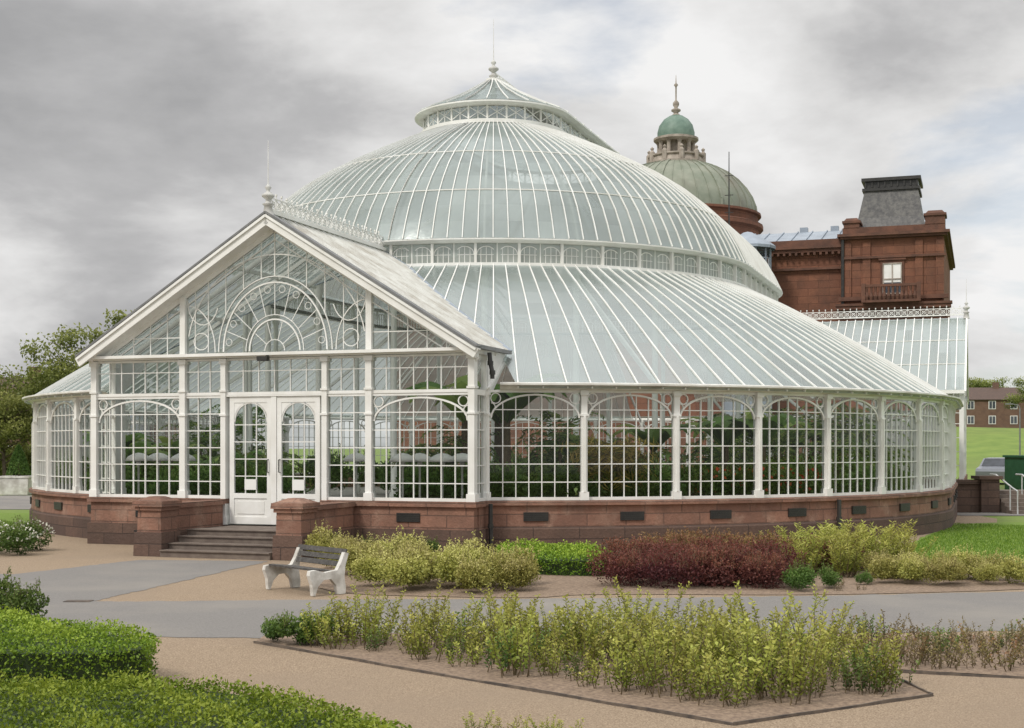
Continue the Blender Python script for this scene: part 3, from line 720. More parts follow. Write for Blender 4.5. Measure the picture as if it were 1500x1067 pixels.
# ------------------------------------------------------------ vegetation helpers
class QM:
    def __init__(s): s.V=[];s.Q=[];s.M=[];s.T=[];s.n=0
    def leaves(s,pts,ln,wd,up=.3,outc=None,outk=.6,tint=None,m=0,dirs=None):
        pts=np.asarray(pts,float); n=len(pts)
        if n==0: return
        d=rng.normal(size=(n,3)) if dirs is None else np.asarray(dirs,float)+rng.normal(size=(n,3))*.25
        if dirs is None:
            d/=np.linalg.norm(d,axis=1)[:,None]+1e-9
            if outc is not None:
                o=pts-np.asarray(outc); o/=np.linalg.norm(o,axis=1)[:,None]+1e-9; d=d+o*outk
            d[:,2]+=up
        d/=np.linalg.norm(d,axis=1)[:,None]+1e-9
        r=rng.normal(size=(n,3)); sd=np.cross(d,r); sd/=np.linalg.norm(sd,axis=1)[:,None]+1e-9
        nr=np.cross(sd,d)
        L=(ln*rng.uniform(.6,1.3,n))[:,None]; W=(wd*rng.uniform(.7,1.2,n))[:,None]
        a=pts-d*L*.5; c=pts+d*L*.5-nr*L*.12; mid=pts+nr*L*.08
        v=np.stack([a,mid+sd*W*.5,c,mid-sd*W*.5],1).reshape(-1,3)
        q=np.arange(n*4).reshape(n,4)+s.n
        s.V.append(v);s.Q.append(q);s.M.append(np.full(n,m));s.n+=4*n
        s.T.append(np.clip(rng.random(n) if tint is None else np.asarray(tint)+rng.normal(size=n)*.12,0,1))
    def quads(s,v,q,m=1,t=.5):
        v=np.asarray(v,float); q=np.asarray(q)+s.n; s.V.append(v);s.Q.append(q);s.M.append(np.full(len(q),m));s.T.append(np.full(len(q),t) if np.isscalar(t) else t);s.n+=len(v)
    def stem(s,p,q,r0,r1,m=1):
        p=np.array(p,float);q=np.array(q,float); v=[]
        for P,r in ((p,r0),(q,r1)):
            for k in range(3): t=2.094*k; v.append(P+np.array([r*math.cos(t),r*math.sin(t),0]))
        s.quads(v,[[0,1,4,3],[1,2,5,4],[2,0,3,5]],m)
    def mesh(s,name,mats):
        V=np.concatenate(s.V);Q=np.concatenate(s.Q);M=np.concatenate(s.M).astype(np.int32);T=np.concatenate(s.T).astype(np.float32)
        me=bpy.data.meshes.new(name); me.vertices.add(len(V)); me.vertices.foreach_set('co',V.astype(np.float32).ravel())
        me.loops.add(len(Q)*4); me.loops.foreach_set('vertex_index',Q.astype(np.int32).ravel())
        me.polygons.add(len(Q)); me.polygons.foreach_set('loop_start',np.arange(0,len(Q)*4,4,dtype=np.int32)); me.polygons.foreach_set('material_index',M)
        for m in mats: me.materials.append(m)
        me.update(calc_edges=True); me.validate()
        at=me.attributes.new('tint','FLOAT','FACE'); at.data.foreach_set('value',T); return me
def inpoly(x,y,P):
    c=False;n=len(P)
    for i in range(n):
        a=P[i];b=P[i-1]
        if (a[1]>y)!=(b[1]>y) and x<(b[0]-a[0])*(y-a[1])/(b[1]-a[1])+a[0]: c=not c
    return c
def scatter(P,dmin,nmax,tries=6000,r=random):
    xs=[p[0] for p in P];ys=[p[1] for p in P];out=[]
    for _ in range(tries):
        x=r.uniform(min(xs),max(xs));y=r.uniform(min(ys),max(ys))
        if inpoly(x,y,P) and all((x-a)**2+(y-b)**2>dmin*dmin for a,b in out): out.append((x,y))
        if len(out)>=nmax: break
    return out
L_YG=leafmat('yellow_green_leaf',(.10,.13,.02),(.26,.29,.045),(.47,.46,.11))
L_VAR=leafmat('variegated_leaf',(.13,.15,.03),(.37,.36,.09),(.62,.57,.22))
L_HEDGE=leafmat('box_leaf',(.06,.12,.012),(.19,.29,.025),(.35,.44,.055))
L_PURP=leafmat('purple_leaf',(.045,.015,.015),(.125,.036,.036),(.25,.085,.06))
L_PINK=leafmat('copper_tipped_leaf',(.09,.11,.025),(.25,.2,.06),(.36,.19,.10))
L_TWIG=leafmat('brown_green_leaf',(.08,.065,.03),(.17,.13,.055),(.27,.22,.09))
L_DARK=leafmat('dark_leaf',(.035,.07,.02),(.10,.18,.045),(.22,.32,.08),.4)
L_MID=leafmat('mid_green_leaf',(.035,.07,.015),(.09,.15,.03),(.19,.26,.06))
L_TREE=leafmat('tree_leaf',(.07,.09,.02),(.18,.20,.05),(.32,.33,.10),.4)
L_PALM=leafmat('palm_leaf',(.06,.12,.025),(.15,.26,.055),(.36,.43,.11),.45)
L_YEL=leafmat('yellowing_palm_leaf',(.12,.12,.02),(.35,.26,.05),(.5,.38,.1),.4)
L_RED=leafmat('red_petal',(.35,.03,.02),(.5,.05,.02),(.6,.1,.04))
L_FLW=leafmat('pale_petal',(.6,.6,.5),(.7,.7,.6),(.8,.78,.7))
L_GR=leafmat('grass_blade',(.08,.16,.015),(.15,.25,.03),(.25,.34,.05))
def bush(name,leaf,n=2600,ln=.05,wd=.03,rx=.5,h=.6,lump=7,shoots=25,extra=None):
    q=QM(); cs=[(random.uniform(-.55,.55)*rx,random.uniform(-.55,.55)*rx,h*random.uniform(.35,.72),rx*random.uniform(.35,.6)) for _ in range(lump)]
    per=n//lump
    for cx,cy,cz,r in cs:
        d=rng.normal(size=(per,3)); d/=np.linalg.norm(d,axis=1)[:,None]; rr=r*(.55+.5*rng.random(per))[:,None]
        p=d*rr*np.array([1,1,.8])+np.array([cx,cy,cz]); p[:,2]=np.clip(p[:,2],.02,None)
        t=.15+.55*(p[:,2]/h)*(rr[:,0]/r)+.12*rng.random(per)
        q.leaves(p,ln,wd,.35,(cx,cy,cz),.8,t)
    for _ in range(shoots):
        cx,cy,cz,r=random.choice(cs); a=random.uniform(0,6.28); b=random.uniform(0,r*.8)
        p=np.array([cx+b*math.cos(a),cy+b*math.sin(a),cz+r*.4]); e=p+np.array([random.gauss(0,.06),random.gauss(0,.06),random.uniform(.12,.28)*h/.6])
        q.stem(p,e,.004,.002)
        m=9; t=np.linspace(.2,1,m)[:,None]; q.leaves(p+(e-p)*t+rng.normal(size=(m,3))*.012,ln*.8,wd*.8,.6,None,0,np.full(m,.85))
    if extra:
        m,k,sz=extra; d=rng.normal(size=(k,3)); d/=np.linalg.norm(d,axis=1)[:,None]; d[:,2]=abs(d[:,2])
        q.leaves(d*np.array([rx*.85,rx*.85,h*.5])+np.array([0,0,h*.5]),sz,sz,.5,None,0,None,2)
    return q.mesh(name,[leaf,STEM]+([extra[0]] if extra else []))
def sapling(leaf,h=.55,stems=11,spread=.14,ln=.055,wd=.024,step=.03,dens=2):
    q=QM()
    for _ in range(stems):
        a=random.uniform(0,6.28); b=random.uniform(0,spread); hh=h*random.uniform(.45,1.2)
        p=np.array([b*math.cos(a),b*math.sin(a),0]); ln_=np.array([math.cos(a),math.sin(a),0])*random.uniform(.05,.6)*hh
        k=5
        P=[p+ln_*(t**1.3)+np.array([random.gauss(0,.008),random.gauss(0,.008),hh*t]) for t in np.linspace(0,1,k+1)]
        for i in range(k): q.stem(P[i],P[i+1],.005*(1-i/k)+.0015,.005*(1-(i+1)/k)+.0015)
        m=int(hh/step)*dens; ts=np.linspace(.12,1,m); pts=[];dirs=[]
        for i,t in enumerate(ts):
            f=t*k; i0=min(int(f),k-1); c=P[i0]+(P[i0+1]-P[i0])*(f-i0); an=i*2.4+random.random()*.6
            dd=np.array([math.cos(an),math.sin(an),.55]); pts.append(c+dd*ln*.5*(1.15-.5*t)); dirs.append(dd)
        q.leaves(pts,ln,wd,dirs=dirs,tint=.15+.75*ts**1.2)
    return q.mesh('shrub',[leaf,STEM])
# ---- foreground bed
bedA=[G(372,943),G(640,990),G(1075,1064),G(1366,1021),G(1290,985),G(1165,940),G(1040,931),G(800,927),G(390,931)]
sheet('planting_bed',bedA,.012,SOIL,'bare soil bed edged with dark strip','flower bed')
bedB=[G(1180,936),G(1300,982),(G(1500,1003)[0]+2,G(1500,1003)[1]-.4),(8,14.2),G(1500,932)]
sheet('planting_bed',bedB,.014,SOIL,'sparse sandy soil bed with small twiggy plants','flower bed')
def edging(P,closed=True,label='dark low edging strip around planting bed'):
    mb=MB(); n=len(P)
    for i in range(n if closed else n-1):
        a=P[i];b=P[(i+1)%n]; K=8; pr_=[(a[0]+(b[0]-a[0])*t/K,a[1]+(b[1]-a[1])*t/K+(random.gauss(0,.008) if 0<t<K else 0),.012+random.gauss(0,.004)) for t in range(K+1)]
        mb.line(pr_,.014,.03)
    mb.obj('bed_edging',EDGE,label=label,cat='edging')
edging(bedA[:5],False); edging([G(1366,1021),G(1290,985),(G(1500,1003)[0]+2,G(1500,1003)[1]-.4)],False,'dark edging strip beside gravel')
SAP=[sapling(L_YG,.42,11,.17,.05,.024,.026),sapling(L_YG,.48,12,.17,.05,.024,.026),sapling(L_YG,.34,10,.16,.048,.022,.024),sapling(L_YG,.56,11,.18,.05,.022,.028),sapling(L_YG,.28,9,.16,.045,.02,.024),sapling(L_MID,.34,9,.16,.045,.022,.024)]
pts=scatter([(-2.0,13.6),G(640,972),G(1075,1046),G(1320,1010),G(1230,975),G(1060,945),(1.0,14.1),(-1.7,14.2)],.25,150)
for x,y in pts:
    place('shrub',SAP[5] if random.random()<.1 else random.choice(SAP[:5]),None,(x,y,.01),random.uniform(0,6.28),random.uniform(.65,1.1),'young yellow-green shrub growing in soil bed','shrub',group='young shrubs in soil bed')
SP2=[sapling(L_MID,.3,10,.2,.04,.025),sapling(L_PINK,.26,10,.18,.035,.02),sapling(L_TWIG,.28,12,.2,.035,.018),sapling(L_TWIG,.2,12,.2,.035,.018)]
LOWG=bush('shrub',L_MID,1300,.042,.024,.27,.30,5,22,(L_FLW,6,.022))
for x,y in [G(397,943),G(432,946),G(465,944)]:
    place('shrub',LOWG,None,(x,y,.01),random.uniform(0,6),random.uniform(.7,.95),'low dark green shrub with small pale flowers','shrub')
for x,y in [G(1275,1018),G(1300,1004)]: place('shrub',SP2[0],None,(x,y,.01),random.uniform(0,6),random.uniform(.8,1.0),'small twiggy green plant in sandy bed','shrub')
for x,y in scatter([(bedB[0][0]+.1,bedB[0][1]-.1),G(1310,978),(6.5,11.8),(7.5,13.9)],.24,85):
    place('shrub',random.choice(SP2+[SP2[2],SP2[3]]),None,(x,y,.012),random.uniform(0,6.28),random.uniform(.5,1.05),'small twiggy brownish plant in sandy bed','shrub',group='small plants in sandy bed')
for x,y in [G(700,1068),G(740,1076),G(800,1074),G(770,1082),G(830,1080)]: place('shrub',SAP[4],None,(x,y-.1,.01),random.uniform(0,6),.5,'low yellow-green shoots in gravel','shrub')
def hedge(poly,h,dens,label,ln=.032):
    q=QM(); xs=[p[0] for p in poly];ys=[p[1] for p in poly]
    ar=(max(xs)-min(xs))*(max(ys)-min(ys)); n=int(ar*dens)
    P=np.column_stack([rng.uniform(min(xs),max(xs),n),rng.uniform(min(ys),max(ys),n)])
    keep=np.array([inpoly(a,b,poly) for a,b in P]); P=P[keep]
    bump=.035*np.sin(P[:,0]*3.1+1)*np.cos(P[:,1]*3.7)+.03*np.sin(P[:,0]*8+P[:,1]*5)+.02*np.sin(P[:,0]*17-P[:,1]*13)
    z=h+bump+rng.normal(size=len(P))*.026-.06*rng.random(len(P))**3
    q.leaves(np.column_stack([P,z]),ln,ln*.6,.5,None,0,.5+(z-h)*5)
    m=len(poly)
    for i in range(m):
        a=np.array(poly[i]);b=np.array(poly[(i+1)%m]); L=np.linalg.norm(b-a); k=int(L*h*dens*1.1)
        t=rng.random(k)[:,None]; p=a+(b-a)*t; zz=h*rng.random(k)**.8; e=(b-a)/L; nn=np.array([e[1],-e[0]])
        p=p+nn*(.03*np.sin(p[:,:1]*9+zz[:,None]*8)+rng.normal(size=(k,1))*.03)
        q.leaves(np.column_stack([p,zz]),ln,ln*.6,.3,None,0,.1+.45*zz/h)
    V=[];cx=sum(xs)/m;cy=sum(ys)/m
    for z_ in (.0,h-.06):
        for x,y in poly:
            dd=math.hypot(x-cx,y-cy); V.append((x-(x-cx)/dd*.06,y-(y-cy)/dd*.06,z_))
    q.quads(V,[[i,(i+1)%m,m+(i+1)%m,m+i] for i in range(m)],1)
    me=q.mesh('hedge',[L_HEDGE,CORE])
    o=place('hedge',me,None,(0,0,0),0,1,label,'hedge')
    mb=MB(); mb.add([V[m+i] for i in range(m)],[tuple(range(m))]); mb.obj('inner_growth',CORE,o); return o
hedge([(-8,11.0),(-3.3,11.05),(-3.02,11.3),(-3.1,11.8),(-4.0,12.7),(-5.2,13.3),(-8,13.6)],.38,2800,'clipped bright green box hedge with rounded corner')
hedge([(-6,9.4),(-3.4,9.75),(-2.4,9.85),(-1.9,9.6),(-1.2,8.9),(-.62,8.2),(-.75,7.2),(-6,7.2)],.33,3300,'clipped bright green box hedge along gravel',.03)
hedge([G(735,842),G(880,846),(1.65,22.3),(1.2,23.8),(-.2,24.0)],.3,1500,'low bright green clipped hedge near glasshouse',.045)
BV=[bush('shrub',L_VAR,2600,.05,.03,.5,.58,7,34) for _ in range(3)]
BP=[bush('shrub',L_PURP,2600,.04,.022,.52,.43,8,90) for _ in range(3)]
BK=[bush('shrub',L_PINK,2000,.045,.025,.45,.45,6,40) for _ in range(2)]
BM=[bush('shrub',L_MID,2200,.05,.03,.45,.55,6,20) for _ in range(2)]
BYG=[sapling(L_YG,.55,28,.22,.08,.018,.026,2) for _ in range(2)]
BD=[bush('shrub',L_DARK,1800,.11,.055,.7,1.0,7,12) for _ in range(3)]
bedC=smoothpoly([(-2.9,18.6),(.2,17.9),(1.0,18.5),(4.2,18.3),(7.8,19.2),(7.6,21.5),(6,24.3),(0,25.4),(-3.2,24.2)],2)
sheet('planting_bed',bedC,.012,SOIL,'soil bed under shrubs along the glasshouse','flower bed')
def put(B,poly,dmin,n,label,grp,s0=.85,s1=1.15):
    for x,y in scatter(poly,dmin,n): place('shrub',random.choice(B),None,(x,y,.01),random.uniform(0,6.28),random.uniform(s0,s1),label,'shrub',group=grp)
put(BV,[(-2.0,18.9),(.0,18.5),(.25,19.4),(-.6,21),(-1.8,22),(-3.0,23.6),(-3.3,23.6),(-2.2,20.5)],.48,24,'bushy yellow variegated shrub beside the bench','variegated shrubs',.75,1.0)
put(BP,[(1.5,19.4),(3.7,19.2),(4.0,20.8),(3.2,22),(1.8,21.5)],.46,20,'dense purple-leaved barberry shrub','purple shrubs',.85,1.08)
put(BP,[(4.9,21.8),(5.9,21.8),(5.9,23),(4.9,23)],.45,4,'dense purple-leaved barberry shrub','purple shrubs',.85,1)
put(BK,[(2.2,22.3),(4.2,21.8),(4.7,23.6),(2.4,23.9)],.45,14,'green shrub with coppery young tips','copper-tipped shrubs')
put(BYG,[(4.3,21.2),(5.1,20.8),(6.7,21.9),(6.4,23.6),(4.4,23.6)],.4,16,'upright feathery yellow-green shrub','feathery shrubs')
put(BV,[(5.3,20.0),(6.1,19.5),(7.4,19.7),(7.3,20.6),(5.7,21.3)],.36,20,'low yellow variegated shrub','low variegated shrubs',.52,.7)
put(SP2+[BM[0]],[(3.9,18.9),(5.0,18.8),(5.1,19.7),(4.2,19.8)],.35,8,'small low green plant on gravel','low green plants',.3,.7)
put(BM,[(-3.2,23.9),(-1.0,23.9),(-1,24.4),(-3.2,24.4)],.5,3,'green shrub against stone base','green base shrubs',.6,.8)
for x,y,s in ((-5.5,15.0,.85),(-5.95,15.3,1.0)): place('shrub',BM[0],None,(x,y,0),x,s,'rounded green shrub beside asphalt path','shrub')
FB=bush('shrub',L_MID,2600,.05,.03,.55,.6,7,20,(L_FLW,90,.05))
for x,y,s in ((-9.2,25.2,.95),(-9.9,25.6,1.1),(-9.3,26.3,1)): place('shrub',FB,None,(x,y,0),x,s,'green shrub dotted with pale flowers','shrub')
BGP=bush('shrub',L_TREE,5000,.06,.035,.5,.6,9,10)
for x,y,s in ((-20.5,57,3.2),(-22.8,59,3.6),(-25,60,3.8),(-19.3,60,2.6),(-27,61,4),(-23.5,59,3)): place('shrub',BGP,None,(x,y+8,0),x,s,'large rounded park shrub beneath trees','shrub',group='large park shrubs')
def blades(poly,dens,label):
    xs=[p[0] for p in poly];ys=[p[1] for p in poly]; n=int((max(xs)-min(xs))*(max(ys)-min(ys))*dens)
    P=np.column_stack([rng.uniform(min(xs),max(xs),n),rng.uniform(min(ys),max(ys),n)]); P=P[np.array([inpoly(a,b,poly) for a,b in P])]
    q=QM(); q.leaves(np.column_stack([P,np.full(len(P),.03)]),.06,.012,2.0,None,0); 
    place('grass',q.mesh('grass',[L_GR]),None,kind='stuff',label=label,cat='grass')
blades([G(1320,808),G(1400,768),(14.5,33),(14,23),G(1500,829),G(1335,821)],500,'short mown grass blades on lawn')
blades([(-14,31.3),(-12.4,32.2),(-12.4,35),(-14,37)],400,'short mown grass blades on lawn')
# ---- indoor plants
def palm(h,nf=16,fl=1.5,leaf=L_PALM,lw=.05):
    q=QM(); 
    for i in range(6): q.stem((.02*i,0,h*i/6),(.02*(i+1),0,h*(i+1)/6),.09-.008*i,.085-.008*i)
    top=np.array([.12,0,h])
    for f in range(nf):
        a=2.4*f; el=1.2-1.5*f/nf; L=fl*random.uniform(.8,1.1); prev=top; pts=[];dirs=[]
        for k in range(1,15):
            t=k/14; e=el-1.7*t*t; step=L/14; p=prev+np.array([math.cos(a)*math.cos(e),math.sin(a)*math.cos(e),math.sin(e)])*step
            q.stem(prev,p,.01,.008)
            sdv=np.array([-math.sin(a),math.cos(a),0]); fw=(p-prev)/step
            for s in (-1,1): dd=sdv*s+fw*.5-np.array([0,0,.35]); dd/=np.linalg.norm(dd); ll=.34*math.sin(math.pi*min(.95,t*.9+.1)); pts.append(p+dd*ll/2); dirs.append(dd)
            prev=p
        q.leaves(pts,.34,lw,dirs=dirs)
    return q.mesh('palm',[leaf,STEM])
def banana(h,nf=9,fl=1.7,w=.42):
    q=QM(); q.stem((0,0,0),(0,0,h),.12,.07)
    for f in range(nf):
        a=2.4*f+random.random()*.3; el=random.uniform(.9,1.35); L=fl*random.uniform(.8,1.1); K=9; prev=np.array([0,0,h*.92]); C=[prev]
        for k in range(1,K+1): e=el-1.9*(k/K)**2; prev=prev+np.array([math.cos(a)*math.cos(e),math.sin(a)*math.cos(e),math.sin(e)])*L/K; C.append(prev)
        sd=np.array([-math.sin(a),math.cos(a),0]); v=[];qq=[]
        for k,c in enumerate(C):
            ww=w*math.sin(math.pi*(k+.3)/(K+.6))*.5; v+= [c+sd*ww+np.array([0,0,-ww*.3]),c,c-sd*ww+np.array([0,0,-ww*.3])]
        for k in range(K): b=3*k; qq+= [[b,b+1,b+4,b+3],[b+1,b+2,b+5,b+4]]
        q.quads(v,qq,0,np.full(len(qq),random.uniform(.3,.9)))
    return q.mesh('banana_plant',[L_PALM,STEM])
PM=[palm(1.2,18,1.2),palm(1.9,18,1.5),palm(.9,22,1.0,lw=.035)]; BN=[banana(1.1),banana(1.7)]; PYL=palm(1.1,24,1.0,L_YEL,.03)
def inside(name,me,b,a,s,label,cat): 
    x,y=Wd(b,a); place(name,me,None,(x,y,.445),random.uniform(0,6.28),s,label,cat,group='indoor '+cat+' plants')
r2=random.Random(3)
for i in range(150):
    ph=rad(r2.uniform(-100,112)); rr=r2.uniform(9.0,11.4); b,a=rr*math.sin(ph),-rr*math.cos(ph)
    if abs(b)<2.0: continue
    if abs(b)<4.4 and a<-9.8: continue
    inside('indoor_shrub',r2.choice(BD+[BM[0],BM[1],BD[0]]),b,a,r2.uniform(.75,1.3),'leafy green plant inside the glasshouse','shrub')
for i in range(60):
    ph=rad(r2.uniform(-85,100)); rr=r2.uniform(6.8,10.8); b,a=rr*math.sin(ph),-rr*math.cos(ph)
    if abs(b)<1.5: continue
    if abs(b)<4.4 and a<-9.4: continue
    if i%3: inside('palm',r2.choice(PM),b,a,r2.uniform(.7,1.05),'feathery palm inside the glasshouse','palm')
    else: inside('banana_plant',r2.choice(BN),b,a,r2.uniform(.7,1.0),'broad-leaved banana plant inside the glasshouse','banana')
for b,a in ((2.6,-9.0),(3.4,-8.6),(3.0,-8.0)): inside('banana_plant',BN[1],b,a,1.3,'tall broad-leaved banana plant inside the glasshouse','banana')
for b in (-3.8,-3.1,-2.4,2.0,2.5,3.2,3.8,-2.0,1.7): inside('indoor_shrub',BD[int(abs(b*3))%3],b,-9.2+r2.uniform(-.3,.3),1.2,'leafy green plant inside the glasshouse','shrub')
for ph in (31,34): b,a=10.9*math.sin(rad(ph)),-10.9*math.cos(rad(ph)); inside('palm',PYL,b,a,1.1,'palm with yellowing fronds inside the glasshouse','palm')
FR=bush('shrub',L_MID,1800,.08,.05,.6,1.0,6,10,(L_RED,45,.08))
for ph in (44,47,50,53,57): b,a=11.3*math.sin(rad(ph)),-11.3*math.cos(rad(ph)); inside('flowering_shrub',FR,b,a,1.1,'green plant with red flowers inside the glasshouse','flowering shrub')
for i in range(16):
    b=r2.uniform(-7,7); a=r2.uniform(-3,8)
    inside('indoor_shrub',r2.choice(BD),b,a,r2.uniform(1.0,1.6),'leafy green plant inside the glasshouse','shrub')
mb=MB(); mb.lathe([(.0,2.24),(.12,2.21),(.25,2.11),(.32,1.98),(.29,1.96),(.05,2.1)],n=20); HH=mb.mesh('hood',[WHITE],True)
mb=MB(); mb.lathe([(.2,.0),(.2,.04),(.03,.08),(.025,.1),(.025,1.8),(.06,1.82),(.06,2.0),(0,2.02)],n=10); HPm=mb.mesh('pole',[WHITE],True)
for px0,d in ((203,29.2),(232,29.5),(268,29.0),(522,28.0),(590,27.4),(615,27.7),(648,27.2),(677,27.5)):
    x=(px0-750)/FP*d; hb=place('patio_heater',None,None,(x,d,.445),0,(.9,.9,.64),'white mushroom-topped patio heater inside the glasshouse','patio heater',group='patio heaters in glasshouse')
    place('hood',HH,hb); place('pole',HPm,hb)
# ---- trees
def tree(h,rx,n=60,per=170,ls=.26):
    mb=MB(); th=h*.35
    mb.tube([(0,0,0),(.05,0,th*.5),(0,.05,th),(.1,0,h*.6),(0,0,h*.85)],[h*.028,h*.022,h*.018,h*.011,.02],8)
    ends=[]
    for i in range(16):
        a=2.4*i; z0=th*.8+(h*.5)*i/16; L=rx*random.uniform(.55,.95)*(1-.45*i/16); e=Vector((math.cos(a)*L,math.sin(a)*L,z0+L*random.uniform(.45,.9)))
        s=Vector((0,0,z0)); m=(s+e)/2+Vector((0,0,-.1*L)); mb.tube([s,m,e],[h*.009,h*.006,.02],6); ends.append(e)
        for k in range(3): f=e+Vector((random.gauss(0,.22)*rx,random.gauss(0,.22)*rx,random.uniform(0,.25)*rx)); mb.tube([m.lerp(e,.6),f],[.03,.012],5); ends.append(f)
    q=QM()
    for i in range(n):
        e=random.choice(ends); c=np.array([e.x,e.y,min(e.z,h)])+rng.normal(size=3)*rx*.1; r=rx*random.uniform(.12,.26)
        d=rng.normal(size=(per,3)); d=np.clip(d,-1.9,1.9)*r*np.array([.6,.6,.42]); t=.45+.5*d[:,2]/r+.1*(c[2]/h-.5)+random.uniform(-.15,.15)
        q.leaves(d+c,ls,ls*.6,.1,None,0,t)
    return mb.mesh('trunk',[BARK],True),q.mesh('crown',[L_TREE])
TR=[tree(9,4.2,90,150,.22),tree(8,3.6,80,140,.22),tree(6,3.2,75,140,.2)]
def puttree(k,x,y,z,s,label='broadleaf park tree with uneven green crown'):
    e=place('tree',None,None,(x,y,z),random.uniform(0,6.28),s,label,'tree',group='park trees'); place('trunk',TR[k][0],e); place('crown',TR[k][1],e)
for k,x,y,s in ((0,-20.8,68,.88),(1,-26.5,74,.7),(2,-23.8,64,.72),(1,-31,78,.62),(0,-50,125,.8),(1,-47,120,.75),(2,-38,112,.8),(0,-58,130,.8),(1,-64,135,.9),(2,-29.5,95,.8),(1,-28,86,.75)): puttree(k,x,y,0,s)
for k,x,y,z,s in ((0,60,148,4,.62),(1,64,150,4,.6),(2,54.5,140,3.9,.85),(1,70,155,4,.75),(2,60,175,4,1.1),(0,75,160,4,.75),(1,51,180,4,.75)): puttree(k,x,y,z,s)
# ---- houses
BR=stonemat('brown_brick',(.22,.13,.09),(.18,.11,.08),(.15,.1,.08),.5,.2); TILE=pmat('roof_tile',(.11,.07,.055),(.08,.055,.045),3,.8)
def house(x,y,z,w,d,h,rh,rz,label,wins=4,sc=1):
    e=place('house',None,None,(x,y,z),rz,sc,label,'house')
    mb=MB(); mb.bx(-w/2,w/2,-d/2,d/2,-1,h); mb.add([(-w/2,-d/2,h),(-w/2,d/2,h),(-w/2,0,h+rh)],[(0,1,2)]); mb.add([(w/2,-d/2,h),(w/2,d/2,h),(w/2,0,h+rh)],[(0,1,2)]); mb.obj('wall',BR,e)
    mb=MB()
    for s in (-1,1): mb.beam((-w/2-.3,s*(d/4+.1),h+rh/2-.02),(w/2+.3,s*(d/4+.1),h+rh/2-.02),math.hypot(d/2+.3,rh),.15,0,up=(0,s*rh,d/2))
    rf=mb.obj('roof',TILE,e); mb=MB(); mb.bx(w/4-.4,w/4+.4,-.4,.4,h+rh*.5,h+rh+.9); mb.obj('chimney',BR,rf)
    for i in range(wins):
        for zz in ((.8,),(.8,3.1))[h>4]:
            xx=-w/2+w*(i+.5)/wins; mb=MB(); mb.bx(xx-.55,xx+.55,-d/2-.06,-d/2-.01,zz,zz+1.3); wo=mb.obj('window',WHITE,e)
            mb=MB(); mb.bx(xx-.45,xx-.04,-d/2-.08,-d/2-.061,zz+.1,zz+1.2); mb.bx(xx+.04,xx+.45,-d/2-.08,-d/2-.061,zz+.1,zz+1.2); mb.obj('window_pane',GLD,wo)
house(50.8,150,3.9,13,8,4.6,1.9,rad(-4),'brown brick terraced house with tiled roof on the bank',4,.7)
house(66,162,4.0,12,8,4.6,1.8,rad(-8),'brown brick house behind trees',5,.72)
house(-37.0,100,0,8,8,4.6,2.4,rad(25),'small house with brown roof beyond the trees',3)
# ---- terrace wall, steps, rail
TW=place('terrace_wall',None,None,(0,0,0),label='low red sandstone terrace wall ending in a pier',cat='wall')
mb=MB(); mb.bx(12.6,14.3,41.5,42,0,.88); mb.bx(12.5,14.4,41.42,42.08,.88,1.0); mb.bx(14.2,14.75,41.3,41.95,0,1.02); mb.bx(14.12,14.83,41.22,42.02,1.02,1.12); mb.bx(16.6,24,41.5,42,0,.88); mb.bx(16.5,24,41.42,42.08,.88,1.0)
mb.obj('wall',PLINTH,TW)
ST=place('stone_stairs',None,None,(15.65,41,0),label='short flight of stone steps with grey handrails',cat='steps')
mb=MB()
for i in range(6): mb.bx(-.85,.85,-.6+i*.3,1.9,.001+i*.11,.11+i*.11)
mb.obj('steps',STEP,ST)
RAILM=pmat('galvanised_rail',(.5,.52,.53),(.6,.6,.6),5,.4,metal=.3)
for x in (-.8,.0):
    mb=MB(); mb.tube([(x,-.9,.02),(x,-.9,.7),(x,-.5,.78),(x,.9,1.15),(x,1.4,1.15)],.025,8); mb.tube([(x,-.3,.1),(x,-.3,.82)],.02,6); mb.tube([(x,.9,.5),(x,.9,1.13)],.02,6); mb.obj('handrail',RAILM,ST)
sheet('pavement',[(13,39.5),(40,39.5),(40,41.3),(13,41.3)],.016,ASPH,'narrow path at the foot of the terrace wall','path')
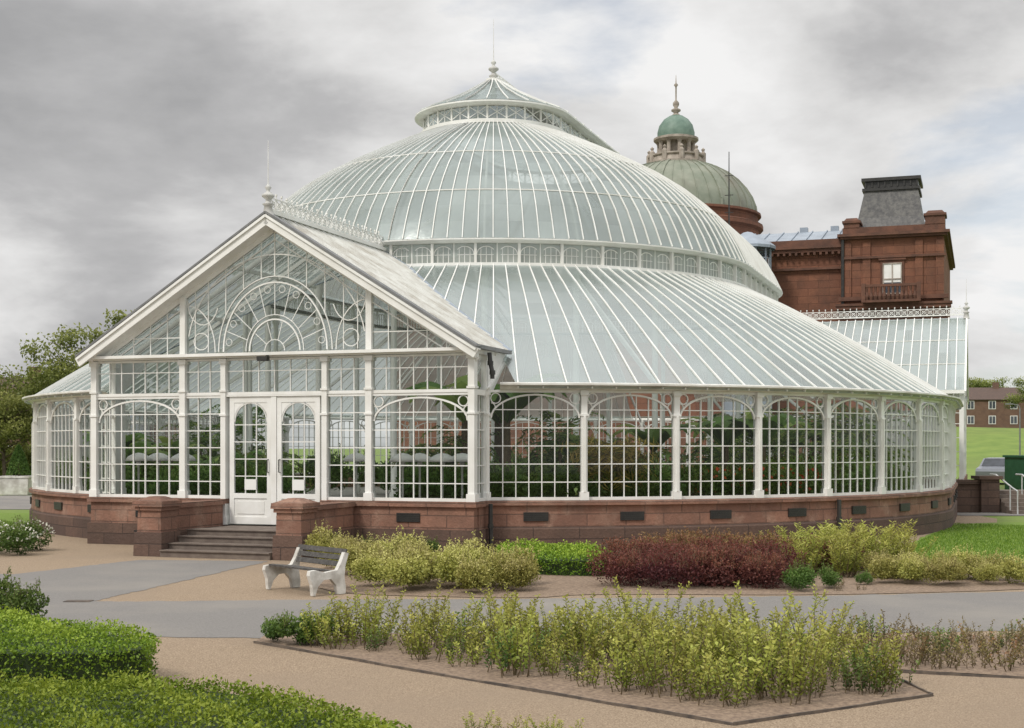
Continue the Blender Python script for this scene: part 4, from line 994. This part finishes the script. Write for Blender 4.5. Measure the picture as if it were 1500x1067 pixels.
def car(x,y,z,rz,col,label):
    e=place('parked_car',None,None,(x,y,z),rz,1,label,'car',group='parked cars')
    BM_=pmat('car_paint',col,tuple(c*.9 for c in col),2,.25)
    prof=[(-2.1,.3),(-2.12,.7),(-2.0,.85),(-1.15,.95),(-.55,1.38),(.9,1.42),(1.7,1.0),(2.08,.92),(2.12,.3)]
    mb=MB(); V=[];n=len(prof)
    for yy in (-.82,-.78,.78,.82):
        for (a,b) in prof: V.append((a,yy*(.86 if b>1.1 else 1),b))
    F=[tuple(range(n)),tuple(3*n+i for i in range(n))[::-1]]
    for r in range(3):
        for i in range(n): F.append((r*n+i,r*n+(i+1)%n,(r+1)*n+(i+1)%n,(r+1)*n+i))
    mb.add(V,F); mb.obj('body',BM_,e)
    for s in (-1,1):
        mb=MB(); mb.add([(-1.0,s*.83,.98),(.0,s*.83,.98),(0,s*.725,1.33),(-.55,s*.725,1.33)],[(0,1,2,3)]); mb.add([(.06,s*.83,.98),(1.45,s*.83,1.0),(.9,s*.725,1.34),(.06,s*.725,1.33)],[(0,1,2,3)]); mb.obj('side_window',GLD,e)
        for wx in (-1.3,1.35):
            mb=MB(); mb.tube([(wx,s*.66,.32),(wx,s*.86,.32)],.32,16); w=mb.obj('wheel',BLACK,e); mb=MB(); mb.tube([(wx,s*.861,.32),(wx,s*.875,.32)],.19,12); mb.obj('rim',RAILM,w)
    mb=MB(); mb.add([(-1.13,-.7,.985),(-1.13,.7,.985),(-.58,.62,1.385),(-.58,-.62,1.385)],[(0,1,2,3)]); mb.obj('windscreen',GLD,e)
car(26.4,74,.0,rad(60),(.36,.38,.42),'silver hatchback parked beyond the terrace wall')
mb=MB(); GC=pmat('green_metal',(.02,.10,.05),(.03,.13,.07),3,.5)
mb.bx(-1.3,1.3,-.9,.9,.0,1.6)
for i in range(9): mb.bx(-1.25+i*.3,-1.15+i*.3,-.95,-.9,.05,1.55)
mb.bx(-1.36,1.36,-.96,.96,1.6,1.68)
mb.obj('storage_container',GC,None,loc=(20.6,52.5,0),rz=rad(5),label='dark green ribbed metal container beyond the wall',cat='container')
mb=MB(); mb.tube([(0,0,0),(0,0,4.6),(-.1,0,4.85),(-.6,0,4.95)],[.07,.05,.04,.035],8); lp=mb.obj('street_lamp',FLASH,None,loc=(37.2,100,0.2),label='grey street lamp on the grass bank',cat='street lamp')
mb=MB(); mb.box((-.8,0,4.95),(.5,.18,.1)); mb.obj('lamp_head',FLASH,lp)
PL=place('planter',None,None,(-20.6,57,0),0,1.15,'white square planter box on grey path','planter')
mb=MB(); mb.box((0,0,.33),(1.0,1.0,.62),0,0,1.08); mb.box((0,0,.66),(1.14,1.14,.06)); mb.obj('box',CONC,PL)
q=QM(); n=1800; t=rng.random(n); a=rng.random(n)*6.28; r=.4*(1-t)**.8+.03; q.leaves(np.column_stack([r*np.cos(a),r*np.sin(a),.7+t*1.1]),.12,.05,.8,None,0,.2+.4*rng.random(n)); q.stem((0,0,.6),(0,0,1.6),.04,.02)
place('conifer',q.mesh('conifer',[L_MID,STEM]),None,(-20.6,57,.08),0,1.1,'small conical evergreen in white planter','conifer')
# ---- bench
bA=Vector((-3.30,19.35,0)); bB=Vector((-2.40,18.3,0)); mid=(bA+bB)/2; ang=math.atan2(bB.y-bA.y,bB.x-bA.x)
BE=place('park_bench',None,None,(mid.x,mid.y,.01),ang,.76,'weathered dark timber slatted bench on curved white concrete supports','bench')
def leg(x):
    out=[(-.34,0),(-.30,.0),(-.24,.16),(-.12,.27),(.03,.28),(.14,.16),(.18,.0),(.33,.0),(.34,.12),(.31,.3),(.33,.5),(.40,.72),(.32,.74),(.24,.56),(.16,.43),(-.1,.40),(-.28,.45),(-.40,.44),(-.42,.36),(-.36,.2)]
    n=len(out); mb=MB(); V=[(x-.05,a,b) for a,b in out]+[(x+.05,a,b) for a,b in out]
    mb.add(V,[tuple(range(n)),tuple(range(n,2*n))[::-1]]+[(i,(i+1)%n,n+(i+1)%n,n+i) for i in range(n)]); mb.obj('leg',CONC,BE)
leg(-.76); leg(.76)
mb=MB()
for i in range(5): mb.box((0,-.3+i*.105,.455-.012*i),(1.42,.085,.032))
mb.obj('seat',WOOD,BE)
mb=MB()
for i in range(3): mb.beam((-.80,.265+i*.045,.53+i*.11),(.80,.265+i*.045,.53+i*.11),.03,.09,up=(0,.38,1))
mb.obj('backrest',WOOD,BE)
mb=MB(); mb.box((0,0,.012),(.34,.2,.008)); mb.box((0,0,.0172),(.28,.15,.002),0,0); x,y=G(115,882); mb.obj('drain_cover',EDGE,None,loc=(x,y,0),label='small iron drain cover set in asphalt',cat='drain cover')
# ------------------------------------------------------------ world
W=bpy.data.worlds.new('World'); S.world=W; W.use_nodes=True; nt=W.node_tree; n=nt.nodes; l=nt.links; n.clear()
EL=48; AZ=222
tc=n.new('ShaderNodeTexCoord'); sep=n.new('ShaderNodeSeparateXYZ'); l.new(tc.outputs['Generated'],sep.inputs[0])
def M(op,a,b=None,c=None):
    x=n.new('ShaderNodeMath'); x.operation=op
    for i,v in enumerate((a,b,c)):
        if v is None: continue
        if hasattr(v,'links'): l.new(v,x.inputs[i])
        else: x.inputs[i].default_value=v
    return x.outputs[0]
zz=M('ADD',M('MAXIMUM',sep.outputs[2],0.0),.38)
cb=n.new('ShaderNodeCombineXYZ'); l.new(M('DIVIDE',sep.outputs[0],zz),cb.inputs[0]); l.new(M('DIVIDE',sep.outputs[1],zz),cb.inputs[1]); l.new(M('MULTIPLY',sep.outputs[2],2.2),cb.inputs[2])
n1=noise(n,l,cb.outputs[0],2.1,10,.56,.15)
mp=n.new('ShaderNodeVectorMath'); mp.operation='ADD'; mp.inputs[1].default_value=(3.7,1.3,5.1); l.new(cb.outputs[0],mp.inputs[0])
n2=noise(n,l,mp.outputs[0],1.0,4,.5)
sh=M('ADD',M('MULTIPLY',n1,.62),M('MULTIPLY',n2,.38))
sh=M('ADD',sh,M('MULTIPLY',sep.outputs[0],.12))
sh=M('SUBTRACT',sh,M('MULTIPLY',ramp(n,l,sep.outputs[2],.05,.35),.015))
cr=n.new('ShaderNodeValToRGB'); l.new(sh,cr.inputs[0]); e=cr.color_ramp.elements
e[0].position=.36; e[0].color=(.38,.38,.385,1); e[1].position=.60; e[1].color=(.90,.895,.89,1); k=e.new(.44); k.color=(.50,.497,.50,1); k=e.new(.51); k.color=(.70,.695,.69,1)
az=rad(AZ); dv=Vector((math.sin(az)*math.cos(rad(EL)),math.cos(az)*math.cos(rad(EL)),math.sin(rad(EL))))
dot=n.new('ShaderNodeVectorMath'); dot.operation='DOT_PRODUCT'; dot.inputs[1].default_value=dv; l.new(tc.outputs['Generated'],dot.inputs[0])
glow=M('MULTIPLY',M('POWER',M('MAXIMUM',dot.outputs['Value'],0.0),3.0),1.1)
zen=M('MULTIPLY',ramp(n,l,sep.outputs[2],.38,.9),.9)
br=M('MULTIPLY',M('ADD',M('ADD',glow,zen),1.0),10)
sc=n.new('ShaderNodeVectorMath'); sc.operation='SCALE'; l.new(br,sc.inputs['Scale']); l.new(cr.outputs[0],sc.inputs[0])
sky=n.new('ShaderNodeTexSky'); sky.sky_type='NISHITA'; sky.sun_disc=False; sky.sun_elevation=rad(EL); sky.sun_rotation=rad(AZ)
gap=noise(n,l,cb.outputs[0],2.4,9,.55,.2)
gm=ramp(n,l,M('SUBTRACT',M('ADD',gap,M('MULTIPLY',sep.outputs[0],.2)),M('MULTIPLY',sep.outputs[2],.1)),.59,.68)
mx=n.new('ShaderNodeMix'); mx.data_type='RGBA'; l.new(M('MULTIPLY',gm,.4),mx.inputs[0]); l.new(sc.outputs[0],mx.inputs[6]); l.new(sky.outputs[0],mx.inputs[7])
bg=n.new('ShaderNodeBackground'); bg.inputs[1].default_value=.1; l.new(mx.outputs[2],bg.inputs[0])
wo=n.new('ShaderNodeOutputWorld'); l.new(bg.outputs[0],wo.inputs[0])
sd=bpy.data.lights.new('sun','SUN'); sd.energy=2.0; sd.angle=rad(10); sd.color=(1,.94,.85)
so=bpy.data.objects.new('sun',sd); COL.objects.link(so)
so.rotation_euler=dv.to_track_quat('Z','Y').to_euler(); so.location=dv*50
cd_=bpy.data.cameras.new('camera'); cam=bpy.data.objects.new('camera',cd_); COL.objects.link(cam); S.camera=cam
cam.location=(0,0,H); cam.rotation_euler=(rad(90),0,0); cd_.lens=48; cd_.sensor_width=36; cd_.shift_y=(HZ-533.5)/1500; cd_.clip_end=3000; cd_.clip_start=.1
S.view_settings.view_transform='Standard'; S.view_settings.look='None'; S.view_settings.exposure=0
